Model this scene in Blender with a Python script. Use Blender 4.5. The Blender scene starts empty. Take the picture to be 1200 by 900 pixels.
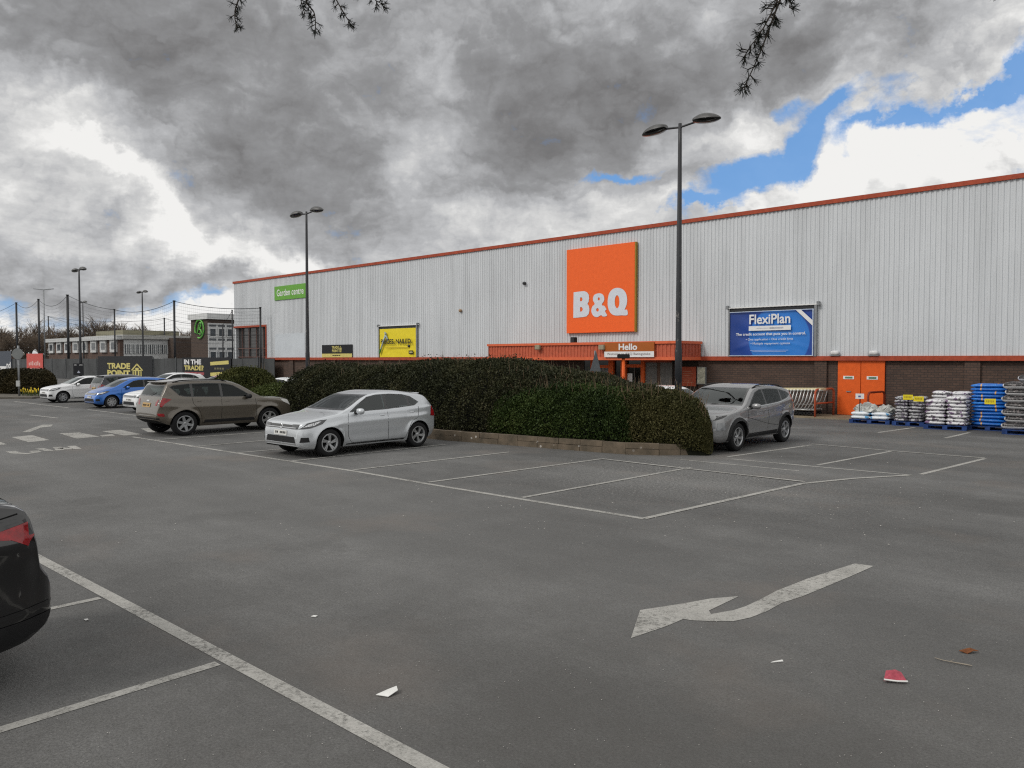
import bpy, bmesh, math, random
import numpy as np
from mathutils import Vector, Matrix
from mathutils.bvhtree import BVHTree
from mathutils.geometry import delaunay_2d_cdt

R = random.Random(7)
NP = np.random.default_rng(7)
scene = bpy.context.scene
COL = scene.collection

# ------------------------------------------------------------------ survey of the site (metres; X along the shop front, Y into the shop)
FPX, CAMH = 900.0, 2.3
PITCH = math.atan(29 / 900); YAW = math.radians(42.4)
FWD = (-math.sin(YAW), math.cos(YAW)); RGT = (math.cos(YAW), math.sin(YAW))

def ray(x, y):
    a = (x - 600) / FPX; b = -(y - 450) / FPX
    F = math.cos(PITCH) + b * math.sin(PITCH); Z = -math.sin(PITCH) + b * math.cos(PITCH)
    return (a * RGT[0] + F * FWD[0], a * RGT[1] + F * FWD[1], Z)

def G(x, y, z=0.0):
    d = ray(x, y); t = (z - CAMH) / d[2]
    return (d[0] * t, d[1] * t)

def V(x, y, v):
    d = ray(x, y); t = v / d[1]
    return (d[0] * t, CAMH + d[2] * t)

def U(x, y, u):
    d = ray(x, y); t = u / d[0]
    return (d[1] * t, CAMH + d[2] * t)

def AT(x, depth):
    s = (x - 600) / FPX * depth
    return (s * RGT[0] + depth * FWD[0], s * RGT[1] + depth * FWD[1])

def HZ(y, depth):
    return CAMH + (421 - y) / FPX * depth

# ------------------------------------------------------------------ materials
def newmat(name):
    m = bpy.data.materials.new(name); m.use_nodes = True
    nt = m.node_tree
    return m, nt, nt.nodes['Principled BSDF']

def N(nt, t, **kw):
    n = nt.nodes.new(t)
    for k, v in kw.items():
        setattr(n, k, v)
    return n

def L(nt, a, b):
    nt.links.new(a, b)

def ramp(nt, fac, stops):
    r = N(nt, 'ShaderNodeValToRGB')
    els = r.color_ramp.elements
    while len(els) < len(stops):
        els.new(0.5)
    for e, (p, c) in zip(els, stops):
        e.position = p
        e.color = (c[0], c[1], c[2], 1) if not isinstance(c, (int, float)) else (c, c, c, 1)
    L(nt, fac, r.inputs[0])
    return r

def noise(nt, vec, scale, detail=4, rough=.55):
    n = N(nt, 'ShaderNodeTexNoise')
    n.inputs['Scale'].default_value = scale; n.inputs['Detail'].default_value = detail
    n.inputs['Roughness'].default_value = rough
    if vec is not None:
        L(nt, vec, n.inputs['Vector'])
    return n

def math_(nt, op, a, b=None, c=None):
    m = N(nt, 'ShaderNodeMath', operation=op)
    for i, v in enumerate((a, b, c)):
        if v is None: continue
        if isinstance(v, (int, float)): m.inputs[i].default_value = v
        else: L(nt, v, m.inputs[i])
    return m.outputs[0]

def mixc(nt, fac, a, b, blend='MIX'):
    m = N(nt, 'ShaderNodeMix', data_type='RGBA', blend_type=blend)
    if isinstance(fac, (int, float)): m.inputs[0].default_value = fac
    else: L(nt, fac, m.inputs[0])
    for i, v in ((6, a), (7, b)):
        if isinstance(v, tuple): m.inputs[i].default_value = (v[0], v[1], v[2], 1)
        else: L(nt, v, m.inputs[i])
    return m.outputs[2]

_mc = {}
def pm(name, col, rough=.5, metal=0., coat=0., var=.12, scale=6., bump=0., spec=None, bscale=None):
    """procedural material: base colour with noise variation and some grime"""
    if name in _mc: return _mc[name]
    m, nt, b = newmat(name)
    tc = N(nt, 'ShaderNodeTexCoord')
    n = noise(nt, tc.outputs['Object'], scale, 5, .6)
    lo = tuple(c * (1 - var) for c in col); hi = tuple(min(1, c * (1 + var)) for c in col)
    r = ramp(nt, n.outputs['Fac'], [(.32, lo), (.68, hi)])
    L(nt, r.outputs[0], b.inputs['Base Color'])
    b.inputs['Roughness'].default_value = rough; b.inputs['Metallic'].default_value = metal
    b.inputs['Coat Weight'].default_value = coat; b.inputs['Coat Roughness'].default_value = .04
    b.inputs['Specular IOR Level'].default_value = spec if spec is not None else (.5 if rough < .2 or metal else .22)
    if bump:
        bp = N(nt, 'ShaderNodeBump'); bp.inputs['Strength'].default_value = bump; bp.inputs['Distance'].default_value = .02
        n2 = noise(nt, tc.outputs['Object'], bscale or scale * 6, 4)
        L(nt, n2.outputs['Fac'], bp.inputs['Height']); L(nt, bp.outputs[0], b.inputs['Normal'])
    _mc[name] = m
    return m

# ------------------------------------------------------------------ object helpers
def link(o, parent=None):
    COL.objects.link(o)
    if parent is not None: o.parent = parent
    return o

def tag(o, label=None, cat=None, group=None, kind=None):
    if label: o['label'] = label
    if cat: o['category'] = cat
    if group: o['group'] = group
    if kind: o['kind'] = kind
    return o

def thing(name, label, cat, loc=(0, 0, 0), rz=0., group=None):
    o = bpy.data.objects.new(name, None)
    o.empty_display_size = .3
    o.location = loc; o.rotation_euler = (0, 0, rz)
    COL.objects.link(o)
    return tag(o, label, cat, group)

def copy_tree(o, parent=None):
    c = o.copy(); COL.objects.link(c)
    if parent is not None: c.parent = parent
    for ch in list(o.children):
        copy_tree(ch, c)
    return c

class MB:
    """collects faces, then links them as one mesh object"""
    def __init__(s):
        s.v = []; s.f = []; s.mi = []; s.mat = 0
    def add(s, vs, fs):
        k = len(s.v); s.v += [tuple(p) for p in vs]
        for f in fs:
            s.f.append(tuple(i + k for i in f)); s.mi.append(s.mat)
        return s
    def box(s, x0, x1, y0, y1, z0, z1):
        return s.add([(x0, y0, z0), (x1, y0, z0), (x1, y1, z0), (x0, y1, z0), (x0, y0, z1), (x1, y0, z1), (x1, y1, z1), (x0, y1, z1)],
                     [(0, 3, 2, 1), (4, 5, 6, 7), (0, 1, 5, 4), (1, 2, 6, 5), (2, 3, 7, 6), (3, 0, 4, 7)])
    def quad(s, a, b, c, d):
        return s.add([a, b, c, d], [(0, 1, 2, 3)])
    def tube(s, pts, rad, n=8, cap=True):
        P = [Vector(p) for p in pts]
        rs = rad if isinstance(rad, (list, tuple)) else [rad] * len(P)
        up = Vector((0, 0, 1)); vs = []; fs = []
        t0 = (P[1] - P[0]).normalized()
        ref = up if abs(t0.z) < .9 else Vector((1, 0, 0))
        a = t0.cross(ref).normalized()
        for i, p in enumerate(P):
            t = (P[min(i + 1, len(P) - 1)] - P[max(i - 1, 0)]).normalized()
            a = (a - t * a.dot(t)).normalized(); b = t.cross(a)
            for k in range(n):
                an = 2 * math.pi * k / n
                vs.append(p + (a * math.cos(an) + b * math.sin(an)) * rs[i])
        for i in range(len(P) - 1):
            for k in range(n):
                fs.append((i * n + k, i * n + (k + 1) % n, (i + 1) * n + (k + 1) % n, (i + 1) * n + k))
        if cap:
            fs.append(tuple(range(n))[::-1]); fs.append(tuple((len(P) - 1) * n + k for k in range(n)))
        return s.add(vs, fs)
    def lathe(s, prof, n=32, axis='y', c=(0, 0, 0)):
        vs = []; fs = []; m = len(prof)
        for k in range(n):
            an = 2 * math.pi * k / n; ca, sa = math.cos(an), math.sin(an)
            for (r, h) in prof:
                if axis == 'y': vs.append((c[0] + r * ca, c[1] + h, c[2] + r * sa))
                else: vs.append((c[0] + r * ca, c[1] + r * sa, c[2] + h))
        for k in range(n):
            for j in range(m - 1):
                a = k * m + j; b = ((k + 1) % n) * m + j
                fs.append((a, b, b + 1, a + 1))
        return s.add(vs, fs)
    def build(s, name, mats, parent=None, smooth=False, loc=None, bevel=0.):
        me = bpy.data.meshes.new(name)
        me.from_pydata(s.v, [], s.f)
        if not isinstance(mats, (list, tuple)): mats = [mats]
        for m in mats: me.materials.append(m)
        if len(mats) > 1: me.polygons.foreach_set('material_index', s.mi)
        if smooth: me.polygons.foreach_set('use_smooth', [True] * len(me.polygons))
        bm = bmesh.new(); bm.from_mesh(me)
        bmesh.ops.recalc_face_normals(bm, faces=bm.faces)
        if bevel: bmesh.ops.bevel(bm, geom=bm.edges[:], offset=bevel, segments=2, affect='EDGES', clamp_overlap=True)
        bm.to_mesh(me); bm.free()
        me.update()
        o = bpy.data.objects.new(name, me)
        if loc: o.location = loc
        return link(o, parent)

def np_mesh(name, verts, quads, mat, parent=None, smooth=False):
    me = bpy.data.meshes.new(name)
    n = len(verts); q = len(quads); k = quads.shape[1]
    me.vertices.add(n); me.vertices.foreach_set('co', np.ascontiguousarray(verts, dtype=np.float32).ravel())
    me.loops.add(q * k); me.loops.foreach_set('vertex_index', np.ascontiguousarray(quads, dtype=np.int32).ravel())
    me.polygons.add(q); me.polygons.foreach_set('loop_start', np.arange(0, q * k, k, dtype=np.int32))
    me.update(calc_edges=True); me.validate()
    if smooth: me.polygons.foreach_set('use_smooth', [True] * q)
    me.materials.append(mat)
    return link(bpy.data.objects.new(name, me), parent)

def text_mesh(name, body, x, y, z, w, h, mat, parent=None, depth=.01, bold=.0, face='-v', align='CENTER', spacing=1.0, shear=0.):
    """lettering filling the box w x h whose lower left corner is (x, y, z); face says which way it looks"""
    cu = bpy.data.curves.new(name, 'FONT'); cu.body = body; cu.offset = bold; cu.extrude = 0.0
    cu.align_x = align; cu.space_character = spacing; cu.shear = shear; cu.resolution_u = 6; cu.space_line = .95
    o = bpy.data.objects.new(name, cu); COL.objects.link(o)
    dg = bpy.context.evaluated_depsgraph_get()
    me = bpy.data.meshes.new_from_object(o.evaluated_get(dg))
    bpy.data.objects.remove(o); bpy.data.curves.remove(cu)
    co = np.zeros(len(me.vertices) * 3, dtype=np.float32); me.vertices.foreach_get('co', co); co = co.reshape(-1, 3)
    mn, mx = co.min(0), co.max(0)
    a = (co[:, 0] - mn[0]) / (mx[0] - mn[0]) * w; b = (co[:, 1] - mn[1]) / (mx[1] - mn[1]) * h
    out = np.zeros_like(co)
    if face == '-v': out[:, 0] = x + a; out[:, 1] = y; out[:, 2] = z + b
    elif face == '+u': out[:, 0] = x; out[:, 1] = y + a; out[:, 2] = z + b
    elif face == 'up': out[:, 0] = x + a; out[:, 1] = y + b; out[:, 2] = z
    me.vertices.foreach_set('co', out.ravel()); me.update()
    me.name = name; me.materials.clear(); me.materials.append(mat)
    for p in me.polygons: p.material_index = 0
    return link(bpy.data.objects.new(name, me), parent)

def flat_poly(name, outlines, mapper, mat, parent=None):
    """a filled 2D outline with holes (list of point lists), each point sent through mapper to 3D"""
    vs = []; es = []
    for o in outlines:
        k = len(vs); vs += [Vector(p) for p in o]
        es += [(k + i, k + (i + 1) % len(o)) for i in range(len(o))]
    ov, oe, of, _, _, _ = delaunay_2d_cdt(vs, es, [], 2 if len(outlines) > 1 else 1, 1e-5)
    # output type 2 keeps holes out
    if len(outlines) > 1:
        of = [f for f in of if inside(tuple(sum((ov[i] for i in f), Vector((0, 0))) / len(f)), outlines)]
    b = MB(); b.add([mapper(p[0], p[1]) for p in ov], of)
    return b.build(name, mat, parent)

def inside(p, outlines):
    c = False
    for o in outlines:
        n = len(o); j = n - 1
        for i in range(n):
            xi, yi = o[i]; xj, yj = o[j]
            if (yi > p[1]) != (yj > p[1]) and p[0] < (xj - xi) * (p[1] - yi) / (yj - yi) + xi: c = not c
            j = i
    return c

def catmull(P, n=4, closed=True):
    out = []; m = len(P)
    for i in range(m if closed else m - 1):
        if closed: p0, p1, p2, p3 = (P[(i + k) % m] for k in (-1, 0, 1, 2))
        else: p0, p1, p2, p3 = P[max(i - 1, 0)], P[i], P[i + 1], P[min(i + 2, m - 1)]
        for k in range(n):
            t = k / n
            out.append(tuple(.5 * (2 * b + (c - a) * t + (2 * a - 5 * b + 4 * c - d) * t * t + (3 * b - a - 3 * c + d) * t ** 3) for a, b, c, d in zip(p0, p1, p2, p3)))
    if not closed: out.append(tuple(P[-1]))
    return out

# ------------------------------------------------------------------ common materials
M = {}
M['black_plastic'] = pm('black_plastic', (.016, .016, .017), .55)
M['black_gloss'] = pm('black_gloss', (.008, .008, .009), .12, coat=.6)
M['rubber'] = pm('rubber', (.014, .014, .015), .8, bump=.2)
M['alloy'] = pm('alloy', (.42, .43, .44), .32, metal=.7)
M['alloy_dark'] = pm('alloy_dark', (.10, .10, .105), .35, metal=.6)
M['chrome'] = pm('chrome', (.65, .66, .67), .15, metal=1.)
M['under'] = pm('under', (.006, .006, .006), .9)
M['lamp_clear'] = pm('lamp_clear', (.20, .21, .22), .12, metal=.0, coat=.6, var=.3, scale=6)
M['lamp_dark'] = pm('lamp_dark', (.035, .037, .04), .08, metal=.3, coat=1., var=.6, scale=22)
M['lamp_red'] = pm('lamp_red', (.26, .006, .010), .15, coat=.3, var=.45, scale=14)
M['plate_white'] = pm('plate_white', (.62, .62, .60), .4)
M['plate_yellow'] = pm('plate_yellow', (.42, .27, .10), .4)
def glass_mat(name, tint, ior):
    m, nt, b = newmat(name); nt.nodes.remove(b)
    out = next(n for n in nt.nodes if n.type == 'OUTPUT_MATERIAL')
    tc = N(nt, 'ShaderNodeTexCoord'); n = noise(nt, tc.outputs['Object'], 2.5, 4)
    tr = N(nt, 'ShaderNodeBsdfTransparent'); L(nt, ramp(nt, n.outputs['Fac'], [(.3, tuple(c * .85 for c in tint)), (.7, tint)]).outputs[0], tr.inputs['Color'])
    gl = N(nt, 'ShaderNodeBsdfGlossy'); gl.inputs['Roughness'].default_value = .02; gl.inputs['Color'].default_value = (.9, .95, .95, 1)
    fr = N(nt, 'ShaderNodeFresnel'); fr.inputs['IOR'].default_value = ior
    mx = N(nt, 'ShaderNodeMixShader'); L(nt, fr.outputs[0], mx.inputs[0]); L(nt, tr.outputs[0], mx.inputs[1]); L(nt, gl.outputs[0], mx.inputs[2]); L(nt, mx.outputs[0], out.inputs['Surface'])
    return m
M['glass'] = glass_mat('glass', (.22, .26, .25), 1.38)
M['glass_light'] = glass_mat('glass_light', (.55, .62, .60), 1.7)
M['seat_cloth'] = pm('seat_cloth', (.022, .022, .024), .9, var=.3, bump=.3)
M['dash'] = pm('dash', (.02, .02, .021), .7)
M['white_paint'] = pm('white_paint', (.72, .72, .71), .45)
M['orange'] = pm('orange', (.66, .105, .016), .5, var=.08)
M['rust_orange'] = pm('rust_orange', (.33, .06, .028), .55, var=.18)
M['yellow'] = pm('yellow', (.74, .60, .03), .5, var=.07)
M['pale_yellow'] = pm('pale_yellow', (.55, .48, .16), .5, var=.1)
M['sign_black'] = pm('sign_black', (.014, .015, .018), .6)
M['sign_white'] = pm('sign_white', (.70, .70, .70), .5, var=.05)
M['letter_white'] = pm('letter_white', (.60, .64, .70), .45, var=.05)
M['green_sign'] = pm('green_sign', (.13, .34, .05), .5, var=.06)
M['steel_dark'] = pm('steel_dark', (.02, .021, .024), .55, metal=.2)
M['steel_grey'] = pm('steel_grey', (.22, .23, .24), .5, metal=.4)
M['concrete'] = pm('concrete', (.27, .25, .22), .9, var=.25, scale=2.5, bump=.3)
M['wood'] = pm('wood', (.20, .14, .08), .8, var=.3)
M['pallet_blue'] = pm('pallet_blue', (.02, .05, .17), .75, var=.35)

def car_paint(name, col, metal=.0, rough=.35, var=.02, dust=.6):
    if name in _mc: return _mc[name]
    m, nt, b = newmat(name)
    tc = N(nt, 'ShaderNodeTexCoord')
    n = noise(nt, tc.outputs['Object'], 3.0, 6, .65)
    sp = N(nt, 'ShaderNodeSeparateXYZ'); L(nt, tc.outputs['Object'], sp.inputs[0])
    # road dust towards the sills
    dirt = math_(nt, 'MULTIPLY', ramp(nt, math_(nt, 'ADD', sp.outputs[2], math_(nt, 'MULTIPLY', n.outputs['Fac'], .3)), [(.3, .45), (.62, 0.)]).outputs[0], dust)
    r = ramp(nt, n.outputs['Fac'], [(.3, tuple(c * (1 - var) for c in col)), (.7, tuple(c * (1 + var) for c in col))])
    ge = N(nt, 'ShaderNodeNewGeometry'); bk = ge.outputs['Backfacing']      # the inside of the shell is dark lining
    L(nt, mixc(nt, bk, mixc(nt, dirt, r.outputs[0], (.10, .09, .08)), (.035, .034, .034)), b.inputs['Base Color'])
    L(nt, math_(nt, 'MAXIMUM', math_(nt, 'ADD', math_(nt, 'MULTIPLY', dirt, .5), rough), math_(nt, 'MULTIPLY', bk, .9)), b.inputs['Roughness'])
    if metal: L(nt, math_(nt, 'MULTIPLY', math_(nt, 'SUBTRACT', 1., bk), metal), b.inputs['Metallic'])
    L(nt, math_(nt, 'MULTIPLY', math_(nt, 'SUBTRACT', 1., bk), .9), b.inputs['Coat Weight'])
    b.inputs['Metallic'].default_value = metal
    b.inputs['Coat Weight'].default_value = .9; b.inputs['Coat Roughness'].default_value = .03
    _mc[name] = m
    return m

def paint_marking():
    m, nt, b = newmat('road_paint')
    tc = N(nt, 'ShaderNodeTexCoord')
    n1 = noise(nt, tc.outputs['Object'], 2.2, 8, .7); n2 = noise(nt, tc.outputs['Object'], 60, 3, .6)
    f = math_(nt, 'ADD', math_(nt, 'MULTIPLY', n1.outputs['Fac'], .6), math_(nt, 'MULTIPLY', n2.outputs['Fac'], .5))
    r = ramp(nt, f, [(.38, (.12, .118, .112)), (.46, (.25, .245, .228)), (.66, (.37, .363, .34))])
    L(nt, r.outputs[0], b.inputs['Base Color']); b.inputs['Roughness'].default_value = .8
    n3 = noise(nt, tc.outputs['Object'], 18, 6, .75); n4 = noise(nt, tc.outputs['Object'], 1.3, 3)
    w_ = math_(nt, 'ADD', n3.outputs['Fac'], math_(nt, 'MULTIPLY', n4.outputs['Fac'], .45))
    L(nt, ramp(nt, w_, [(.52, .25), (.72, 1.)]).outputs[0], b.inputs['Alpha'])
    return m
M['road_paint'] = paint_marking()

def asphalt():
    m, nt, b = newmat('asphalt')
    tc = N(nt, 'ShaderNodeTexCoord'); co = tc.outputs['Object']
    big = noise(nt, co, .16, 6, .62); mid = noise(nt, co, 1.1, 6, .65); fine = noise(nt, co, 55, 4, .7)
    mp = N(nt, 'ShaderNodeMapping'); mp.inputs['Scale'].default_value = (.07, .6, 1); L(nt, co, mp.inputs[0])
    lane = noise(nt, mp.outputs[0], 1.2, 5, .6)
    base = ramp(nt, big.outputs['Fac'], [(.30, (.082, .081, .079)), (.5, (.112, .1115, .1095)), (.70, (.150, .1495, .1475))])
    c = mixc(nt, .75, base.outputs[0], ramp(nt, mid.outputs['Fac'], [(.25, .66), (.75, 1.22)]).outputs[0], 'MULTIPLY')
    c = mixc(nt, .6, c, ramp(nt, lane.outputs['Fac'], [(.3, .72), (.7, 1.2)]).outputs[0], 'MULTIPLY')
    c = mixc(nt, .8, c, ramp(nt, fine.outputs['Fac'], [(.25, .35), (.75, 1.65)]).outputs[0], 'MULTIPLY')
    agg = noise(nt, co, 190, 2, .6); co2 = noise(nt, co, 14, 5, .7)
    c = mixc(nt, .55, c, ramp(nt, agg.outputs['Fac'], [(.3, .6), (.7, 1.4)]).outputs[0], 'MULTIPLY')
    c = mixc(nt, .5, c, ramp(nt, co2.outputs['Fac'], [(.3, .72), (.7, 1.26)]).outputs[0], 'MULTIPLY')
    # tyre-polished sweep and fine cracks
    wv_ = N(nt, 'ShaderNodeTexWave', wave_type='RINGS'); wv_.inputs['Scale'].default_value = .09; wv_.inputs['Distortion'].default_value = 3.5; wv_.inputs['Detail'].default_value = 4; L(nt, co, wv_.inputs['Vector'])
    c = mixc(nt, .35, c, ramp(nt, wv_.outputs['Fac'], [(.2, .78), (.8, 1.15)]).outputs[0], 'MULTIPLY')
    # the driving aisle is polished paler than the bays; dusty grit lies in the end bays
    sx = N(nt, 'ShaderNodeSeparateXYZ'); L(nt, co, sx.inputs[0])
    def lobe(cx_, cy_, rx_, ry_):
        a = math_(nt, 'DIVIDE', math_(nt, 'SUBTRACT', sx.outputs[0], cx_), rx_); d = math_(nt, 'DIVIDE', math_(nt, 'SUBTRACT', sx.outputs[1], cy_), ry_)
        q = math_(nt, 'ADD', math_(nt, 'MULTIPLY', a, a), math_(nt, 'MULTIPLY', d, d))
        return math_(nt, 'POWER', .36788, math_(nt, 'ADD', q, math_(nt, 'MULTIPLY', math_(nt, 'SUBTRACT', mid.outputs['Fac'], .5), 1.6)))
    c = mixc(nt, math_(nt, 'MULTIPLY', lobe(-14, 6.6, 14, 2.2), .30), c, (.175, .174, .170))
    c = mixc(nt, math_(nt, 'MULTIPLY', lobe(-1.5, 3.2, 5, 3.2), .55), c, (.075, .072, .067))
    gr = noise(nt, co, 22, 5, .75)
    gm_ = math_(nt, 'MULTIPLY', lobe(-7.6, 13.2, 3.4, 2.6), ramp(nt, gr.outputs['Fac'], [(.50, 0.), (.62, .8)]).outputs[0])
    c = mixc(nt, gm_, c, (.27, .265, .255))
    c = mixc(nt, math_(nt, 'MULTIPLY', lobe(-6.3, 18.3, 2.6, 1.3), .45), c, (.05, .049, .047))
    # pale grit and chewing gum
    vo = N(nt, 'ShaderNodeTexVoronoi'); vo.inputs['Scale'].default_value = 9.0; L(nt, co, vo.inputs['Vector'])
    gate = noise(nt, co, .35, 3)
    th = ramp(nt, gate.outputs['Fac'], [(.48, .0), (.75, .09)])
    sp = math_(nt, 'LESS_THAN', vo.outputs['Distance'], th.outputs[0])
    rnd = N(nt, 'ShaderNodeSeparateColor'); L(nt, vo.outputs['Color'], rnd.inputs[0])
    sp = math_(nt, 'MULTIPLY', sp, math_(nt, 'GREATER_THAN', rnd.outputs[0], .55))
    c = mixc(nt, math_(nt, 'MULTIPLY', sp, .75), c, (.34, .33, .31))
    # oil stains
    st = noise(nt, co, .8, 5, .6); g2 = noise(nt, co, .13, 2)
    stn = math_(nt, 'MULTIPLY', ramp(nt, st.outputs['Fac'], [(.56, 0.), (.64, 1.)]).outputs[0], ramp(nt, g2.outputs['Fac'], [(.48, 0.), (.6, 1.)]).outputs[0])
    c = mixc(nt, math_(nt, 'MULTIPLY', stn, .22), c, (.05, .049, .047))
    # reddish worn patches
    rd = noise(nt, co, .5, 4)
    c = mixc(nt, math_(nt, 'MULTIPLY', ramp(nt, rd.outputs['Fac'], [(.55, 0.), (.7, 1.)]).outputs[0], .22), c, (.19, .155, .13))
    L(nt, c, b.inputs['Base Color'])
    L(nt, ramp(nt, mid.outputs['Fac'], [(.3, .72), (.7, .9)]).outputs[0], b.inputs['Roughness']); b.inputs['Specular IOR Level'].default_value = .3
    bp = N(nt, 'ShaderNodeBump'); bp.inputs['Strength'].default_value = .55; bp.inputs['Distance'].default_value = .012
    L(nt, fine.outputs['Fac'], bp.inputs['Height']); L(nt, bp.outputs[0], b.inputs['Normal'])
    return m
M['asphalt'] = asphalt()

# ------------------------------------------------------------------ ground, kerbs and markings
g = MB(); g.quad((-1500, -1500, 0), (1500, -1500, 0), (1500, 1500, 0), (-1500, 1500, 0))
tag(g.build('ground', M['asphalt']), kind='structure')

def strip(pts, w, ends=0.):
    """paint strip along ground points"""
    b = MB(); P = [Vector((p[0], p[1])) for p in pts]; vs = []
    for i, p in enumerate(P):
        t = (P[min(i + 1, len(P) - 1)] - P[max(i - 1, 0)]).normalized(); nn = Vector((-t.y, t.x)) * w / 2
        vs += [(p.x + nn.x, p.y + nn.y, .004 + ends), (p.x - nn.x, p.y - nn.y, .004 + ends)]
    b.add(vs, [(2 * i, 2 * i + 1, 2 * i + 3, 2 * i + 2) for i in range(len(P) - 1)])
    return b

def mark(pts, w=.10, px=True, lift=0.):
    q = [G(*p) for p in pts] if px else pts
    tag(strip(q, w, lift).build('road_marking', M['road_paint']), kind='structure')

def mark_poly(pts, name='road_marking', lift=0.):
    o = flat_poly(name, [[G(*p) for p in pts]], lambda x, y: (x, y, .004 + lift), M['road_paint'])
    tag(o, kind='structure')

mark([(-14, 2.8), (-2.2, 2.84)], .125, False)
mark([(-7.87, -1.5), (-7.87, 2.735)], .085, False)
mark([(-5.51, -2.), (-5.51, 2.735)], .095, False)
mark([(-10.25, -1.5), (-10.25, 2.735)], .095, False)
mark([(155, 512), (290, 533), (420, 553), (500, 567), (610, 585), (755, 608)], .11)
mark([(414, 551), (597, 530)], .09, lift=.004)
mark([(502, 565.5), (705, 538)], .09, lift=.004)
mark([(612, 583.5), (810, 548)], .09, lift=.004)
mark([(755, 608), (940, 567), (1000, 561), (1068, 557)], .10, lift=.004)
mark([(338, 541), (522, 521)], .09, lift=.004)
mark([(222, 524), (314, 516)], .09, lift=.004)
mark([(277, 531), (330, 526.5)], .09, lift=.004)
mark([(178, 516), (312, 506.5)], .09, lift=.004)
mark([(705, 538), (760, 544.5), (943, 565)], .09, lift=.008)
mark([(791, 538), (936, 552)], .07)
mark([(857, 538), (1068, 557)], .09)
mark([(852, 535.5), (951, 521.5)], .10)
mark([(951, 520.5), (1044, 528.5), (1154, 537)], .09, lift=.004)
mark([(958, 545), (1044, 529)], .09)
mark([(1079, 556), (1154, 537.5)], .10)
mark([(1029, 507), (1072, 501)], .12)
mark([(1108, 513.5), (1136, 507)], .12)
mark([(35, 486.3), (67.5, 490)], .13)
mark([(17, 470.5), (80, 478)], .12)
mark([(103, 480), (160, 487)], .12)
def z1(L_): return [(x / 6., 430 + y / 6.) for x, y in L_]
for q in ([(80, 494), (225, 480), (350, 515), (200, 530)], [(415, 468), (560, 462), (700, 490), (540, 505)], [(715, 453), (850, 443), (1000, 475), (870, 483)],
          [(700, 481), (790, 473), (810, 484), (720, 490)], [(990, 434), (1070, 430), (1095, 462), (1040, 458)], [(-120, 520), (0, 528), (50, 545), (-60, 560)]):
    mark_poly(z1(q), 'crossing_marking')
mark_poly(z1([(155, 458), (270, 416), (300, 407), (372, 406), (362, 419), (295, 426), (205, 460)]), 'arrow_marking')
mark(z1([(72, 594), (110, 606), (190, 611), (258, 600), (235, 590)]), .22)
mark(z1([(275, 574), (350, 590), (425, 586), (400, 564)]), .20)
mark(z1([(425, 570), (490, 578), (545, 578), (500, 556)]), .20)
z7 = lambda L_: [(700 + x / 3., 640 + y / 3.) for x, y in L_]
mark_poly(z7([(118, 325), (150, 226), (300, 203), (400, 185), (498, 177), (440, 205), (392, 228), (400, 240), (480, 226), (520, 213), (570, 190), (630, 158), (740, 115), (905, 62), (972, 71), (900, 103), (800, 145),
              (720, 178), (650, 200), (600, 228), (540, 252), (480, 265), (400, 265), (330, 262), (303, 257), (250, 280)]), 'arrow_marking')

# ------------------------------------------------------------------ pavement and planting island
pv = MB(); pv.box(-60.7, -9.3, 29.9, 31.99, -.05, .05); tag(pv.build('pavement', pm('wet_concrete', (.20, .165, .115), .6, var=.4, scale=.9, bump=.2)), kind='structure')

def stone_kerb(path, w, h, name='kerb'):
    b = MB(); P = [Vector((p[0], p[1])) for p in path]
    # courses of separate stones, two high
    for z0, z1_, off in ((0, h * .52, 0.), (h * .52 + .006, h, .02)):
        for i in range(len(P) - 1):
            d = P[i + 1] - P[i]; ln = d.length; t = d / ln; nn = Vector((-t.y, t.x)); n = max(1, round(ln / .6))
            for k in range(n):
                a = P[i] + t * (ln * k / n + .006); c = P[i] + t * (ln * (k + 1) / n - .006)
                j = R.uniform(-.008, .008)
                q = [a + nn * (off + j), c + nn * (off + j), c + nn * w, a + nn * w]
                b.add([(p.x, p.y, z0) for p in q] + [(p.x, p.y, z1_ + j) for p in q],
                      [(0, 3, 2, 1), (4, 5, 6, 7), (0, 1, 5, 4), (1, 2, 6, 5), (2, 3, 7, 6), (3, 0, 4, 7)])
    return tag(b.build(name, kerb_mat), kind='structure')

def kerb_material():
    m, nt, b = newmat('mossy_kerb')
    tc = N(nt, 'ShaderNodeTexCoord'); co = tc.outputs['Object']
    n = noise(nt, co, 3.0, 6, .65); vo = N(nt, 'ShaderNodeTexVoronoi'); vo.inputs['Scale'].default_value = 5.5; L(nt, co, vo.inputs['Vector'])
    r = ramp(nt, n.outputs['Fac'], [(.3, (.055, .045, .03)), (.7, (.15, .115, .08))])
    wh = math_(nt, 'LESS_THAN', vo.outputs['Distance'], .17)
    n3 = noise(nt, co, 1.1, 3)
    wh = math_(nt, 'MULTIPLY', wh, ramp(nt, n3.outputs['Fac'], [(.48, 0.), (.56, .8)]).outputs[0])
    L(nt, mixc(nt, wh, r.outputs[0], (.42, .40, .37)), b.inputs['Base Color']); b.inputs['Roughness'].default_value = .9
    return m
kerb_mat = kerb_material()
ISL = [(-27.5, 15.0), (-22., 14.9), (-16.1, 14.75), (-13.6, 15.1), (-10.45, 15.5), (-9.75, 15.9), (-9.02, 16.65), (-9.05, 16.95), (-10.75, 17.05), (-10.8, 20.6)]
stone_kerb(ISL, .22, .27)
b = MB(); b.add([(x, y, .2) for x, y in [(-27.5, 15.2), (-22., 15.1), (-16.1, 14.95), (-13.6, 15.3), (-10.6, 15.7), (-9.3, 16.75), (-10.95, 16.88), (-11.0, 20.6), (-27.5, 20.6)]], [tuple(range(9))])
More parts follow.
